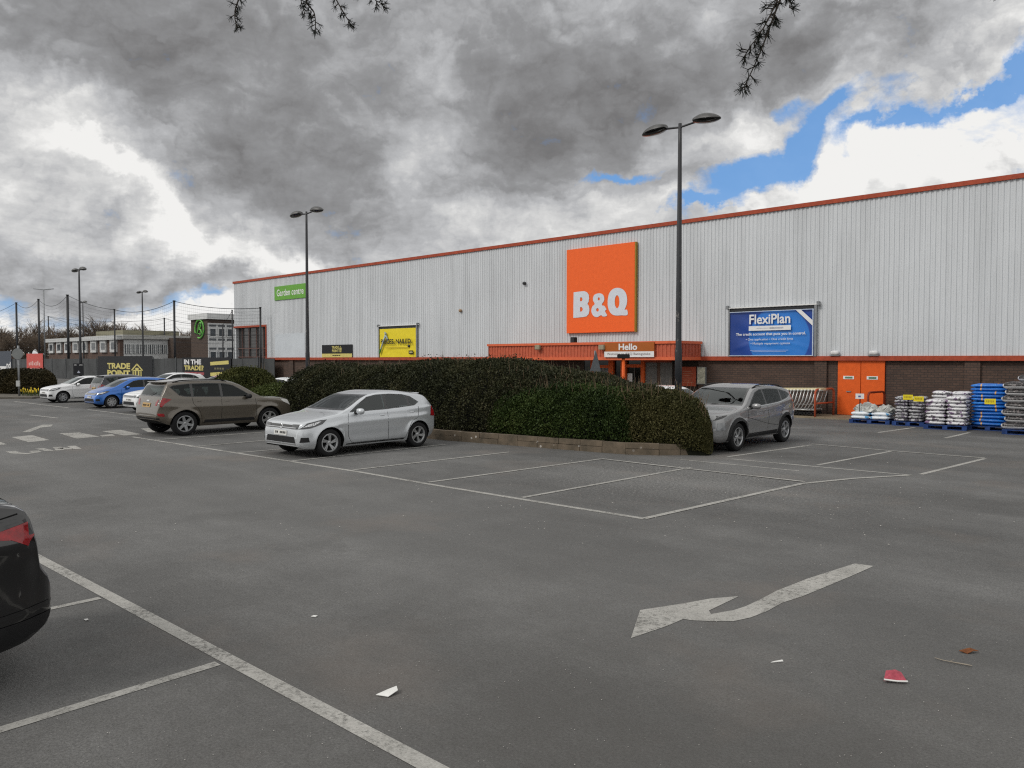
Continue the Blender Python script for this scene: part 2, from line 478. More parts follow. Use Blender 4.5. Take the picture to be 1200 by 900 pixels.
tag(b.build('planting_bed', pm('soil', (.035, .025, .017), .95, var=.4, scale=4, bump=.5)), kind='structure')

# ------------------------------------------------------------------ foliage
def leaf_mat(name, cols, rough=.55):
    m, nt, b = newmat(name)
    ge = N(nt, 'ShaderNodeNewGeometry'); tc = N(nt, 'ShaderNodeTexCoord')
    n = noise(nt, tc.outputs['Object'], .9, 4, .6)
    f = math_(nt, 'ADD', math_(nt, 'MULTIPLY', ge.outputs['Random Per Island'], .36), math_(nt, 'MULTIPLY', math_(nt, 'SUBTRACT', n.outputs['Fac'], .5), 1.5))
    f = math_(nt, 'ADD', f, .30)
    k = len(cols)
    r = ramp(nt, f, [(i / (k - 1), c) for i, c in enumerate(cols)])
    L(nt, r.outputs[0], b.inputs['Base Color']); b.inputs['Roughness'].default_value = rough
    b.inputs['Specular IOR Level'].default_value = .12
    return m

def hedge(name, label, cat, sections, n_leaf, leaf, cols, group=None, twigs=0, parent_mat=None, squareness=2.6, rough_amp=.10, endr=.9):
    """clipped hedge: lofted core plus leaf faces through its outer shell.
    sections: (x, y, half depth, height) stations along the run"""
    S = np.array(sections, dtype=float)
    d = np.r_[0, np.cumsum(np.hypot(np.diff(S[:, 0]), np.diff(S[:, 1])))]
    def ev(t):
        s = t * d[-1]
        return [np.interp(s, d, S[:, i]) for i in range(4)]
    tang = np.gradient(S[:, :2], d, axis=0)
    def surf(t, ph, k):
        x, y, hd, h = ev(t)
        tx = np.interp(t * d[-1], d, tang[:, 0]); ty = np.interp(t * d[-1], d, tang[:, 1]); ln = np.hypot(tx, ty); tx, ty = tx / ln, ty / ln
        c, s_ = np.cos(ph), np.sin(ph); e = 2 / squareness
        off = np.sign(c) * np.abs(c) ** e * hd * k; z = np.abs(s_) ** e * h * k
        # rounded ends
        endd = np.minimum(t, 1 - t) * d[-1]
        rr = np.clip(endd / endr, 0, 1); w0 = np.clip(z / .35, 0, 1) * .22 + .78; off = off * w0
        er = np.sqrt(np.maximum(0, 1 - (1 - rr) ** 2)) * .93 + .07
        w = 1 + rough_amp * (np.sin(x * 2.1 + y * 1.3) * .35 + np.sin(x * 4.7 + ph * 3) * .25 + np.sin(x * 9.1 + ph * 7 + 1.) * .25)
        return np.stack([x - ty * off * er * w, y + tx * off * er * w, z * (.30 + .70 * er) * w], 1)
    nt_, npp = 60, 22
    tt, pp = np.meshgrid(np.linspace(0, 1, nt_), np.linspace(0, math.pi, npp), indexing='ij')
    core = surf(tt.ravel(), pp.ravel(), .86)
    q = []
    for i in range(nt_ - 1):
        for j in range(npp - 1):
            a = i * npp + j; q.append((a, a + 1, a + npp + 1, a + npp))
    core = np.vstack([core, [[S[0, 0], S[0, 1], .02], [S[-1, 0], S[-1, 1], .02]]])
    ka, kb = nt_ * npp, nt_ * npp + 1
    for j in range(npp - 1):
        q.append((ka, j + 1, j, ka)); q.append((kb, (nt_ - 1) * npp + j, (nt_ - 1) * npp + j + 1, kb))
    tris = [f for f in q]
    root = thing(name, label, cat, (S[0, 0], S[0, 1], 0), 0, group)
    off = np.array([S[0, 0], S[0, 1], 0])
    lm = leaf_mat(name + '_leaf', cols)
    mb = MB(); mb.add((core - off).tolist(), [tuple(dict.fromkeys(f)) for f in tris])
    mb.build('stem_mass', pm(name + '_core', tuple(c * .35 for c in cols[0]), .9), root, smooth=True)
    # leaves
    t = NP.random(n_leaf); ph = np.arccos(NP.uniform(-1, 1, n_leaf)) if False else NP.uniform(.02, math.pi - .02, n_leaf)
    ends = NP.random(n_leaf) < .10
    t = np.where(ends, np.where(NP.random(n_leaf) < .5, NP.uniform(0, .03, n_leaf), NP.uniform(.97, 1, n_leaf)), t)
    k = 1.02 - np.abs(NP.normal(0, .05, n_leaf)) + (NP.random(n_leaf) < .06) * NP.uniform(0, .075, n_leaf)
    p = surf(t, ph, k) - off
    p2 = surf(t, ph, k + .1) - off
    nrm = p2 - p; nrm /= np.linalg.norm(nrm, axis=1, keepdims=True) + 1e-9
    a = nrm + NP.normal(0, .75, (n_leaf, 3)); a /= np.linalg.norm(a, axis=1, keepdims=True)
    b_ = np.cross(a, NP.normal(0, 1, (n_leaf, 3))); b_ /= np.linalg.norm(b_, axis=1, keepdims=True) + 1e-9
    sz = leaf * NP.uniform(.6, 1.4, (n_leaf, 1))
    vs = np.stack([p - b_ * sz * .32, p + a * sz * .55, p + b_ * sz * .32, p - a * sz * .45], 1).reshape(-1, 3)
    np_mesh('foliage', vs, np.arange(n_leaf * 4).reshape(-1, 4), lm, root)
    if twigs:
        tm = MB()
        for _ in range(twigs):
            t_ = np.array([R.random()]); ph_ = np.array([R.uniform(.9, 2.2)])
            b0 = surf(t_, ph_, .97)[0] - off; ln = R.uniform(.15, .5)
            e_ = b0 + np.array([R.uniform(-.12, .12), R.uniform(-.12, .12), ln])
            tm.tube([b0, (b0 + e_) / 2 + np.array([R.uniform(-.03, .03), 0, 0]), e_], [.006, .005, .002], 4, False)
        tm.build('bare_sprays', pm('bare_twig', (.16, .11, .07), .8), root)
    return root

# ------------------------------------------------------------------ vehicles
def pchip(P):
    x = np.array([p[0] for p in P], float); y = np.array([p[1] for p in P], float)
    h = np.diff(x); dl = np.diff(y) / h; m = np.zeros(len(x))
    for i in range(1, len(x) - 1):
        if dl[i - 1] * dl[i] > 0:
            w1, w2 = 2 * h[i] + h[i - 1], h[i] + 2 * h[i - 1]
            m[i] = (w1 + w2) / (w1 / dl[i - 1] + w2 / dl[i])
    m[0], m[-1] = dl[0], dl[-1]
    def f(t):
        t = np.clip(np.asarray(t, float), x[0], x[-1]); i = np.clip(np.searchsorted(x, t) - 1, 0, len(h) - 1)
        s = (t - x[i]) / h[i]
        return (2 * s ** 3 - 3 * s ** 2 + 1) * y[i] + (s ** 3 - 2 * s ** 2 + s) * h[i] * m[i] + (-2 * s ** 3 + 3 * s ** 2) * y[i + 1] + (s ** 3 - s ** 2) * h[i] * m[i + 1]
    return f

def inset(poly, d):
    n = len(poly); A = sum(poly[i][0] * poly[(i + 1) % n][1] - poly[(i + 1) % n][0] * poly[i][1] for i in range(n))
    sg = 1 if A > 0 else -1; out = []
    for i in range(n):
        p0, p1, p2 = (Vector(poly[(i + k) % n]) for k in (-1, 0, 1))
        e1 = (p1 - p0).normalized(); e2 = (p2 - p1).normalized()
        n1 = Vector((-e1.y, e1.x)) * sg; n2 = Vector((-e2.y, e2.x)) * sg
        b = n1 + n2
        b = b / max(.35, b.dot(n1)) if b.length > 1e-6 else n1
        if b.length > 2.5: b = b.normalized() * 2.5
        out.append(tuple(p1 + b * d))
    return out

def clipx(poly, x0, x1):
    def half(P, keep, xx):
        out = []
        for i in range(len(P)):
            a, b = P[i], P[(i + 1) % len(P)]
            ka, kb = keep(a[0]), keep(b[0])
            if ka: out.append(a)
            if ka != kb:
                t = (xx - a[0]) / (b[0] - a[0]); out.append((xx, a[1] + t * (b[1] - a[1])))
        return out
    P = half(poly, lambda v: v >= x0, x0); return half(P, lambda v: v <= x1, x1)

def squeeze(spec):
    """shorten the overhangs in front of the front axle and behind the rear one"""
    kf, kr = spec['squeeze']; a0, a1 = spec['axles']; sp = dict(spec)
    def fx(x): return a0 - (a0 - x) * kf if x < a0 else (a1 + (x - a1) * kr if x > a1 else x)
    d0 = fx(0.)
    g = lambda x: fx(x) - d0
    for k in ('top', 'belt', 'plan', 'bot', 'dlo', 'handles', 'chrome_line'):
        if k in sp: sp[k] = [(g(x), z) for x, z in sp[k]]
    sp['axles'] = (g(a0), g(a1)); sp['splits'] = [g(x) for x in sp['splits']]; sp['seams'] = [[(g(x), z) for x, z in l] for l in sp.get('seams', [])]
    sp['mirror'] = (g(sp['mirror'][0]), sp['mirror'][1])
    sp['side_panels'] = [([(g(x), z) for x, z in q], m) for q, m in sp.get('side_panels', [])]
    sp['lamps_side'] = [([(g(x), z) for x, z in q], m, n) for q, m, n in sp.get('lamps_side', [])]
    if sp.get('spoiler'): sp['spoiler'] = (g(sp['spoiler'][0]),) + tuple(sp['spoiler'][1:])
    if sp.get('rails'): sp['rails'] = tuple(g(x) for x in sp['rails'])
    sp.pop('squeeze'); return sp

class Car:
    def __init__(s, spec):
        if 'squeeze' in spec: spec = squeeze(spec)
        s.sp = spec; s.top = pchip(spec['top']); s.belt = pchip(spec['belt']); s.plan = pchip(spec['plan']); s.bot = pchip(spec['bot'])
        s.Ln = spec['top'][-1][0]; s.ax = spec['axles']; s.R = spec['R']; s.Ra = spec['arch']
        s.tum = spec.get('tumble', .30)
        s.make()
    def zs(s, x):
        zt = s.top(x); return np.minimum(s.belt(x), zt - s.sp.get('crown', .055))
    def side(s, x, z):
        """half width of the lower body at station x, height z"""
        w = s.plan(x); zb = s.bot(x); zs = s.belt(x)
        t = np.clip((z - zb) / np.maximum(zs - zb, .05), 0, 1.3)
        y = w * (1 - .085 * np.clip(1 - t / .28, 0, 1) ** 2 - .035 * np.clip((t - .55) / .45, 0, 1.2) ** 2)
        mid = np.clip((x - s.ax[0] - s.Ra) / .25, 0, 1) * np.clip((s.ax[1] - s.Ra - x) / .25, 0, 1)
        y = y - .022 * mid * np.exp(-((t - .30) / .13) ** 2)
        y = y + .020 * np.clip(1 - np.abs(t - s.sp.get('crease', .72)) / .11, 0, 1) * np.clip((x - .5) / .4, 0, 1)
        for a in s.ax:
            rr = np.hypot(x - a, z - s.R)
            y = y + s.sp.get('flare', .022) * np.exp(-((rr - s.Ra) / .07) ** 2)
        return y
    def section(s, x):
        zb = float(s.bot(x)); ab = zb
        for a in s.ax:
            if abs(x - a) < s.Ra: ab = max(ab, s.R + math.sqrt(s.Ra ** 2 - (x - a) ** 2))
        zt = float(s.top(x)); zs = float(s.zs(x)); ab = min(ab, zs - .03)
        pts = []
        zl = np.linspace(0, 1, 15)
        zz = ab + (zs - ab) * zl
        yy = s.side(np.full_like(zz, x), zz)
        pts += list(zip(yy, zz))
        y0 = float(yy[-1]); gh = zt - zs
        hc = min(max(.45 * gh, s.sp.get('crown', .055)), .10) ; ge = max(gh - hc, 0)
        zz = zs + ge * np.linspace(0, 1, 9)[1:]
        dz = zz - zs
        yy = y0 - .012 * np.clip(dz / .03, 0, 1) - s.tum * dz - .16 * dz ** 2
        pts += list(zip(yy, zz))
        yt = float(yy[-1]); z0 = zs + ge; hh = zt - z0
        n = s.sp.get('roofn', 2.9)
        for k in range(1, 13):
            ph = k / 12 * math.pi / 2
            pts.append((yt * math.cos(ph) ** (2 / n), z0 + hh * math.sin(ph) ** (2 / 2.2)))
        return pts
    def stations(s):
        xs = set()
        fx = np.linspace(0, s.Ln, 4001); fz = s.top(fx); fw = s.plan(fx)
        arc = np.r_[0, np.cumsum(np.hypot(np.hypot(np.diff(fx), np.diff(fz)), np.diff(fw)))]
        for a in np.linspace(0, arc[-1], 105): xs.add(round(float(np.interp(a, arc, fx)), 4))
        for a in s.ax:
            for k in range(25): xs.add(round(a - s.Ra * math.cos(math.pi * k / 24), 4))
            xs.add(round(a - s.Ra - .004, 4)); xs.add(round(a + s.Ra + .004, 4))
        out = []
        for x in sorted(xs):
            if 0 <= x <= s.Ln and (not out or x - out[-1] > .0025): out.append(x)
        return out
    def make(s):
        st = s.stations(); secs = [s.section(x) for x in st]; m = len(secs[0])
        full = []; b = MB(); vs = []
        for x, sec in zip(st, secs):
            row = [(x, -y, z) for y, z in sec] + [(x, y, z) for y, z in sec[-2::-1]]
            vs += row
        k = 2 * m - 1; fs = []
        for i in range(len(st) - 1):
            for j in range(k - 1):
                a = i * k + j; fs.append((a, a + 1, a + k + 1, a + k))
        fs.append(tuple(range(k))[::-1]); fs.append(tuple((len(st) - 1) * k + j for j in range(k)))
        s.verts, s.faces = vs, fs
        tris = []
        s.bvh = BVHTree.FromPolygons([Vector(v) for v in vs], fs)
        ub = MB(); uv = []
        for x, sec in zip(st, secs):
            y, z = sec[0]; uv += [(x, -y + .002, z - .001), (x, 0, z - .001), (x, y - .002, z - .001)]
        ub.add(uv, [(3 * i + j, 3 * i + j + 1, 3 * i + 3 + j + 1, 3 * i + 3 + j) for i in range(len(st) - 1) for j in (0, 1)])
        s.ub = ub
    def hit(s, o, d):
        h = s.bvh.ray_cast(Vector(o), Vector(d))
        return h
    def panel(s, poly, view, eps=.004, grid=.06, holes=()):
        """patch of body skin inside a 2D outline (less the holes) seen from one side. view: 'L','R' side (x,z); 'F','B' (y,z); 'T' (x,y)"""
        xs = [p[0] for p in poly]; ys = [p[1] for p in poly]
        vs = []; es = []; loops = [poly] + list(holes)
        for lp in loops:
            k0 = len(vs); n = len(lp)
            for i in range(n):
                a, c = Vector(lp[i]), Vector(lp[(i + 1) % n]); q = max(1, int((c - a).length / grid))
                for k in range(q): vs.append(a.lerp(c, k / q))
            m = len(vs) - k0; es += [(k0 + i, k0 + (i + 1) % m) for i in range(m)]
        for X in np.arange(min(xs) + grid / 2, max(xs), grid):
            for Y in np.arange(min(ys) + grid / 2, max(ys), grid):
                if inside((X, Y), loops): vs.append(Vector((X, Y)))
        ov, oe, of, _, _, _ = delaunay_2d_cdt(vs, es, [], 2 if holes else 1, 1e-5)
        if holes: of = [f for f in of if inside(tuple(sum((ov[i] for i in f), Vector((0, 0))) / len(f)), loops)]
        out = []; ok = []
        for p in ov:
            if view == 'L': o, d = (p.x, -3, p.y), (0, 1, 0)
            elif view == 'R': o, d = (p.x, 3, p.y), (0, -1, 0)
            elif view == 'F': o, d = (-3, p.x, p.y), (1, 0, 0)
            elif view == 'B': o, d = (s.Ln + 3, p.x, p.y), (-1, 0, 0)
            else: o, d = (p.x, p.y, 4), (0, 0, -1)
            h = s.hit(o, d)
            if h[0] is None: out.append((0, 0, 0)); ok.append(False); continue
            nn = h[1]
            if nn.dot(Vector(d)) > 0: nn = -nn
            out.append(tuple(h[0] + nn * eps)); ok.append(True)
        fs = [f for f in of if all(ok[i] for i in f)]
        par = list(range(len(out)))
        def find(a):
            while par[a] != a: par[a] = par[par[a]]; a = par[a]
            return a
        for f in fs:
            for q in f[1:]: par[find(q)] = find(f[0])
        cnt = {}
        for f in fs: cnt[find(f[0])] = cnt.get(find(f[0]), 0) + 1
        if cnt:
            best = max(cnt, key=cnt.get); fs = [f for f in fs if find(f[0]) == best]
        used = sorted({i for f in fs for i in f}); mp = {a: k for k, a in enumerate(used)}
        b = MB(); b.add([out[i] for i in used], [tuple(mp[i] for i in f) for f in fs])
        return b
    def line(s, pts, view, w=.008, eps=.002):
        q = catmull([tuple(p) for p in pts], 5, False) if len(pts) > 2 else pts
        up = []; dn = []
        for i, p in enumerate(q):
            t = (Vector(q[min(i + 1, len(q) - 1)]) - Vector(q[max(i - 1, 0)])).normalized(); nn = Vector((-t.y, t.x)) * w / 2
            up.append((p[0] + nn.x, p[1] + nn.y)); dn.append((p[0] - nn.x, p[1] - nn.y))
        return s.panel(up + dn[::-1], view, eps, .08)

def wheel_meshes(R_, spokes, rimfrac, mats, width=.21, twist=0., style='twin'):
    """tyre and rim, axis along y, outer face towards -y"""
    w = width / 2; rr = R_ * rimfrac
    t = MB(); t.lathe([(rr, w * .9), (rr + .02, w), (R_ - .03, w), (R_ - .008, w * .8), (R_, w * .5), (R_, -w * .5), (R_ - .008, -w * .8), (R_ - .03, -w), (rr + .02, -w), (rr, -w * .92)], 40)
    r = MB(); r.mat = 0
    r.lathe([(rr + .004, -w * .93), (rr + .004, -w * .98), (rr - .018, -w * .99), (rr - .03, -w * .80), (rr - .035, w * .4)], 40)
    r.mat = 1
    r.lathe([(rr - .03, -w * .15), (.001, -w * .15)], 32)
    r.mat = 0
    r.lathe([(.001, -w * .84), (.03, -w * .84), (.05, -w * .74), (.065, -w * .5)], 20)
    n = spokes
    for k in range(n):
        a0 = 2 * math.pi * k / n + .3
        for da, hw in (((-.13, .016), (.13, .016)) if style == 'twin' else ((0., .035),)):
            def pt(rad, side, y, tw=0.):
                a = a0 + da * (rad / rr) * 1.1 + tw
                return (rad * math.cos(a) - side * math.sin(a), y, rad * math.sin(a) + side * math.cos(a))
            yo0, yo1 = -w * .78, -w * .90; yi = -w * .45
            h0, h1 = hw * 1.25, hw
            vs = [pt(.04, -h0, yo0), pt(.04, h0, yo0), pt(rr - .015, h1, yo1, twist), pt(rr - .015, -h1, yo1, twist), pt(.04, -h0, yi), pt(.04, h0, yi), pt(rr - .015, h1, yi, twist), pt(rr - .015, -h1, yi, twist)]
            r.add(vs, [(0, 1, 2, 3), (4, 7, 6, 5), (0, 4, 5, 1), (1, 5, 6, 2), (2, 6, 7, 3), (3, 7, 4, 0)])
    return t, r

def blob(c, sx, sy, sz, n=10, e=2.6):
    """rounded box"""
    b = MB(); vs = []; fs = []
    f = lambda v, p: math.copysign(abs(v) ** (2 / p), v)
    for i in range(n + 1):
        th = -math.pi / 2 + math.pi * i / n
        for k in range(2 * n):
            ph = math.pi * k / n
            vs.append((c[0] + sx * f(math.cos(th), e) * f(math.cos(ph), e), c[1] + sy * f(math.cos(th), e) * f(math.sin(ph), e), c[2] + sz * f(math.sin(th), e)))
    for i in range(n):
        for k in range(2 * n):
            a = i * 2 * n + k; c_ = i * 2 * n + (k + 1) % (2 * n); fs.append((a, c_, c_ + 2 * n, a + 2 * n))
    b.add(vs, fs); return b

_car_cache = {}
def plan_glass(c, spec):
    """window outlines, and which skin faces are cut away behind them"""
    dlo = spec['dlo']; xs0 = min(p[0] for p in dlo); xs1 = max(p[0] for p in dlo); c.panes = []
    edges = [xs0] + list(spec['splits']) + [xs1]
    for i in range(len(edges) - 1):
        P = clipx(dlo, edges[i] + (.022 if i else 0), edges[i + 1] - (.022 if i < len(edges) - 2 else 0))
        if len(P) > 2: c.panes.append(inset(P, .016))
    fx = np.linspace(0, c.Ln, 1200); ft = c.top(fx); ipk = int(np.argmax(ft)); c.screens = []
    for nm, view, (z0, z1_), par in (('windscreen', 'F', spec['screen'], 0), ('rear_window', 'B', spec['rear_screen'], 1)):
        Lp = []
        for z in np.linspace(z0, z1_, 7):
            zz = z + .03
            x = float(np.interp(zz, ft[:ipk], fx[:ipk])) if par == 0 else float(np.interp(zz, ft[ipk:][::-1], fx[ipk:][::-1]))
            zb = float(c.zs(x)); yw = float(c.side(x, zb)) - .012 - c.tum * max(z - zb, 0) - .16 * max(z - zb, 0) ** 2
            Lp.append((yw - (.055 if par == 0 else .085), z))
        c.screens.append((nm, view, Lp + [(-y, z) for y, z in Lp[::-1]]))
    c.cut = set(); xm = fx[ipk]
    wsP, rsP = inset(c.screens[0][2], .03), inset(c.screens[1][2], .03)
    for f in c.faces:
        if len(f) > 4: continue
        q = [c.verts[i] for i in f]
        n = (Vector(q[2]) - Vector(q[0])).cross(Vector(q[3]) - Vector(q[1]))
        ctr = sum((Vector(p) for p in q), Vector()) / 4
        if ctr.z < float(c.belt(ctr.x)) - .08: continue
        an = Vector((abs(n.x), abs(n.y), abs(n.z)))
        if an.y > .55 * n.length and any(inside((ctr.x, ctr.z), [P]) for P in c.panes): c.cut.add(f)
        elif ctr.x < xm and an.y < .75 * n.length and inside((ctr.y, ctr.z), [wsP]) and ctr.z > spec['screen'][0]: c.cut.add(f)
        elif ctr.x > xm and an.y < .75 * n.length and inside((ctr.y, ctr.z), [rsP]) and abs(n.x) > .2 * n.length: c.cut.add(f)

def build_car(spec, name, label, cat, loc, rz, paint, group=None, scale=1.0, zscale=None):
    """root Empty on the ground at mid wheelbase; local -x is the nose"""
    key = spec['id']
    c = _car_cache.get(key) or Car(spec); _car_cache[key] = c; spec = c.sp
    root = thing(name, label, cat, loc, rz, group); root.scale = (scale, scale, zscale or scale)
    cx = (c.ax[0] + c.ax[1]) / 2
    sh = (-cx, 0, 0)
    if not hasattr(c, 'panes'): plan_glass(c, spec)
    b = MB(); b.add(c.verts, [f for f in c.faces if f not in c.cut])
    def put(mb, nm, mat, par=root, smooth=True):
        o = mb.build(nm, mat, par, smooth)
        if par is root: o.location = sh
        return o
    body = put(b, 'body', paint)
    put(c.ub, 'underbody', M['under'], smooth=False)
    glass = M[spec.get('glass', 'glass')]
    for view in ('L', 'R'):
        put(c.panel(spec['dlo'], view, .003, .05, c.panes), 'window_surround', M['black_gloss'])
        for P in c.panes: put(c.panel(P, view, .002), 'window', glass)
        if spec.get('chrome_line'):
            put(c.line(spec['chrome_line'], view, .02, .009), 'trim_strip', M['chrome'])
        for ln in spec.get('seams', []):
            put(c.line(ln, view, .009, .002), 'door_gap', M['under'])
        for hx, hz in spec.get('handles', []):
            h = c.hit((hx, -3 if view == 'L' else 3, hz), (0, 1 if view == 'L' else -1, 0))
            if h[0] is not None:
                put(blob(tuple(h[0] + h[1] * .012), .085, .022, .016, 6), 'door_handle', paint)
        for poly, mt in spec.get('side_panels', []):
            put(c.panel(poly, view, .004), 'side_trim', M[mt])
        if spec.get('cladding'):
            for a in c.ax:
                ro = c.Ra + spec['cladding']; P = []
                for k in range(21):
                    an = math.pi * (k / 20) * 1.12 - math.pi * .06; P.append((a + ro * math.cos(an), c.R + ro * math.sin(an)))
                for k in range(20, -1, -1):
                    an = math.pi * (k / 20) * 1.12 - math.pi * .06; P.append((a + (c.Ra + .004) * math.cos(an), c.R + (c.Ra + .004) * math.sin(an)))
                put(c.panel(P, view, .006, .05), 'wheel_arch_trim', M['black_plastic'])
        sgn = -1 if view == 'L' else 1
        mx, mz = spec['mirror']; yy = float(c.side(mx, c.belt(mx)))
        mir = put(blob((mx + .03, sgn * (yy + .10), mz), .075, .115, .075, 8), 'mirror', paint if not spec.get('black_mirror') else M['black_plastic'])
        put(blob((mx - .01, sgn * (yy - .01), mz - .04), .05, .06, .03, 6), 'mirror_mount', M['black_plastic'])
        # lamps that wrap round the corner
        for poly, mt, nm in spec.get('lamps_side', []):
            put(c.panel(poly, view, .006, .04), nm, M[mt])
    for poly, mt, nm, view, eps in spec.get('panels', []):
        put(c.panel(poly, view, eps, .05), nm, M[mt])
        if nm in ('headlight', 'tail_light', 'fog_light'):
            put(c.panel([(-x, z) for x, z in poly], view, eps, .05), nm, M[mt])
    for nm, view, P in c.screens:
        q = inset(P, .03)
        put(c.panel(P, view, .003, .05, [q]), nm + '_seal', M['black_gloss'])
        put(c.panel(q, view, .002), nm, M[spec.get('screen_glass', spec.get('glass', 'glass'))])
    # cabin
    zf = float(c.belt(2.2)); x0 = spec['dlo'][0][0]
    for nm, xs_ in (('front_seat', x0 + .75), ('rear_seat', x0 + 1.62)):
        for sg in (-1, 1):
            mb = MB()
            for cc, sx, sy, sz in (((xs_, sg * .36, zf - .42), .26, .24, .10), ((xs_ + .26, sg * .36, zf - .08), .08, .23, .36), ((xs_ + .31, sg * .36, zf + .32), .05, .13, .09)):
                q = blob(cc, sx, sy, sz, 6); mb.add(q.v, q.f)
            mb.add([(xs_ + .24, sg * .36 - .02, zf + .2), (xs_ + .24, sg * .36 + .02, zf + .2), (xs_ + .32, sg * .36 + .02, zf + .3), (xs_ + .32, sg * .36 - .02, zf + .3)], [(0, 1, 2, 3)])
            put(mb, nm, M['seat_cloth'])
    put(blob((x0 - .02, 0, zf - .16), .26, .70, .16, 8, 4.), 'dashboard', M['dash'])
    mb = MB(); mb.tube([(x0 + .30 + .05 * math.cos(a), .36 + .18 * math.sin(a), zf - .08 + .17 * math.cos(a)) for a in np.linspace(0, 6.283, 17)], .014, 6); put(mb, 'steering_wheel', M['dash'])
    mb = MB(); mb.box(x0 - .3, x0 + 2.4, -.72, .72, zf - .60, zf - .57); put(mb, 'cabin_floor', M['dash'], smooth=False)
    if spec.get('rails'):
        for sg in (-1, 1):
            P = []
            for x in np.linspace(*spec['rails'], 9):
                h = c.hit((x, sg * (c.plan(x) * .72), 4), (0, 0, -1)); P.append(tuple(h[0] + Vector((0, 0, .035 if .02 < (x - spec['rails'][0]) / (spec['rails'][1] - spec['rails'][0]) < .98 else .0))))
            mb = MB(); mb.tube(P, .018, 6); put(mb, 'roof_rail', M['black_plastic'])
    if spec.get('spoiler'):
        x, z, hw = spec['spoiler']; put(blob((x, 0, z), .11, hw, .022, 8, 3.), 'spoiler', paint)
    if spec.get('aerial'):
        mb = MB(); x = spec['aerial']; h = c.hit((x, 0, 4), (0, 0, -1)); mb.tube([h[0], h[0] + Vector((.12, 0, .18))], [.008, .004], 5); put(mb, 'aerial', M['black_plastic'])
    # wheels
    tk = ('wheel', key)
    if tk not in _car_cache:
        _car_cache[tk] = wheel_meshes(c.R, spec['spokes'], spec.get('rimfrac', .66), None, style=spec.get('style', 'twin'), twist=spec.get('twist', 0.))
    tm, rm = _car_cache[tk]
    first = None
    for a in c.ax:
        for sg in (-1, 1):
            we = bpy.data.objects.new('wheel', None); we.empty_display_size = .1; link(we, root)
            yy = float(c.plan(a)) - .115
            we.location = (a - cx, sg * yy, c.R); we.rotation_euler = (0, R.uniform(0, 6), 0 if sg < 0 else math.pi)
            if first is None:
                t = tm.build('tyre', M['rubber'], we, True); r = rm.build('rim', [M[spec.get('rim', 'alloy')], M['under']], we, False); first = (t, r)
            else:
                for o in first:
                    q = o.copy(); link(q, we)
    return root

def rect(x0, x1, z0, z1): return [(x0, z0), (x1, z0), (x1, z1), (x0, z1)]

HATCH = dict(id='hatch', R=.318, arch=.362, axles=(.82, 3.39), tumble=.30, crease=.74,
    top=[(0, .52), (.012, .64), (.04, .745), (.09, .80), (.25, .856), (.6, .925), (.9, .968), (1.08, .995), (1.2, 1.035), (1.5, 1.185), (1.82, 1.345), (2.05, 1.42), (2.4, 1.46), (2.9, 1.447), (3.4, 1.395), (3.68, 1.345), (3.76, 1.28), (3.92, 1.05), (3.98, .95), (4.03, .75), (4.06, .55)],
    belt=[(0, .56), (.12, .72), (.3, .79), (.8, .87), (1.3, .935), (2.4, .965), (3.4, 1.0), (3.8, 1.02), (4.06, .96)],
    plan=[(0, .64), (.03, .72), (.09, .785), (.22, .835), (.6, .87), (1.3, .878), (3.0, .878), (3.6, .855), (3.9, .79), (4.02, .73), (4.06, .66)],
    bot=[(0, .27), (.15, .215), (.5, .2), (3.5, .2), (3.85, .25), (4.06, .36)],
    dlo=[(1.37, .985), (1.62, 1.15), (1.93, 1.318), (2.2, 1.365), (2.6, 1.374), (2.98, 1.348), (3.22, 1.29), (3.46, 1.14), (3.30, 1.06), (2.4, 1.005)],
    splits=[2.42, 3.12], seams=[[(1.33, .96), (1.30, .75), (1.32, .42), (1.42, .27)], [(2.44, .99), (2.45, .6), (2.46, .27)], [(3.42, 1.04), (3.36, .78), (3.16, .66), (3.02, .4), (2.97, .27)], [(1.42, .272), (2.97, .272)]],
    handles=[(2.28, .87), (3.2, .905)], mirror=(1.55, 1.0),
    lamps_side=[([(.03, .655), (.28, .675), (.60, .755), (.75, .855), (.55, .845), (.2, .785)], 'lamp_dark', 'headlight'), ([(.10, .70), (.38, .735), (.58, .815), (.50, .815), (.22, .76)], 'chrome', 'running_light'), ([(.03, .36), (.24, .37), (.21, .475), (.05, .475)], 'black_plastic', 'fog_lamp_surround'), ([(3.80, .78), (4.0, .76), (4.0, .99), (3.87, 1.02)], 'lamp_red', 'tail_light')],
    panels=[(rect(-.50, .50, .655, .745), 'black_gloss', 'grille', 'F', .004), ([(.42, .65), (.66, .655), (.68, .76), (.44, .755)], 'lamp_dark', 'headlight', 'F', .008),
            ([(-.60, .34), (.60, .34), (.55, .48), (-.55, .48)], 'black_plastic', 'bumper_intake', 'F', .004), (rect(-.60, .60, .675, .688), 'chrome', 'grille_bar', 'F', .012),
            (rect(-.26, .26, .50, .61), 'plate_white', 'number_plate', 'F', .012), (rect(-.62, .62, .30, .322), 'chrome', 'bumper_gloss_strip', 'F', .008),
            (rect(-.26, .26, .56, .67), 'plate_yellow', 'number_plate', 'B', .01)],
    screen=(1.03, 1.37), rear_screen=(1.09, 1.27), spokes=5, twist=.35, rim='alloy', glass='glass_light', squeeze=(.86, 1.0), side_panels=[([(1.26, .235), (2.94, .235), (2.94, .262), (1.26, .262)], 'black_plastic')], spoiler=(3.70, 1.345, .50), screen_glass='glass_light')

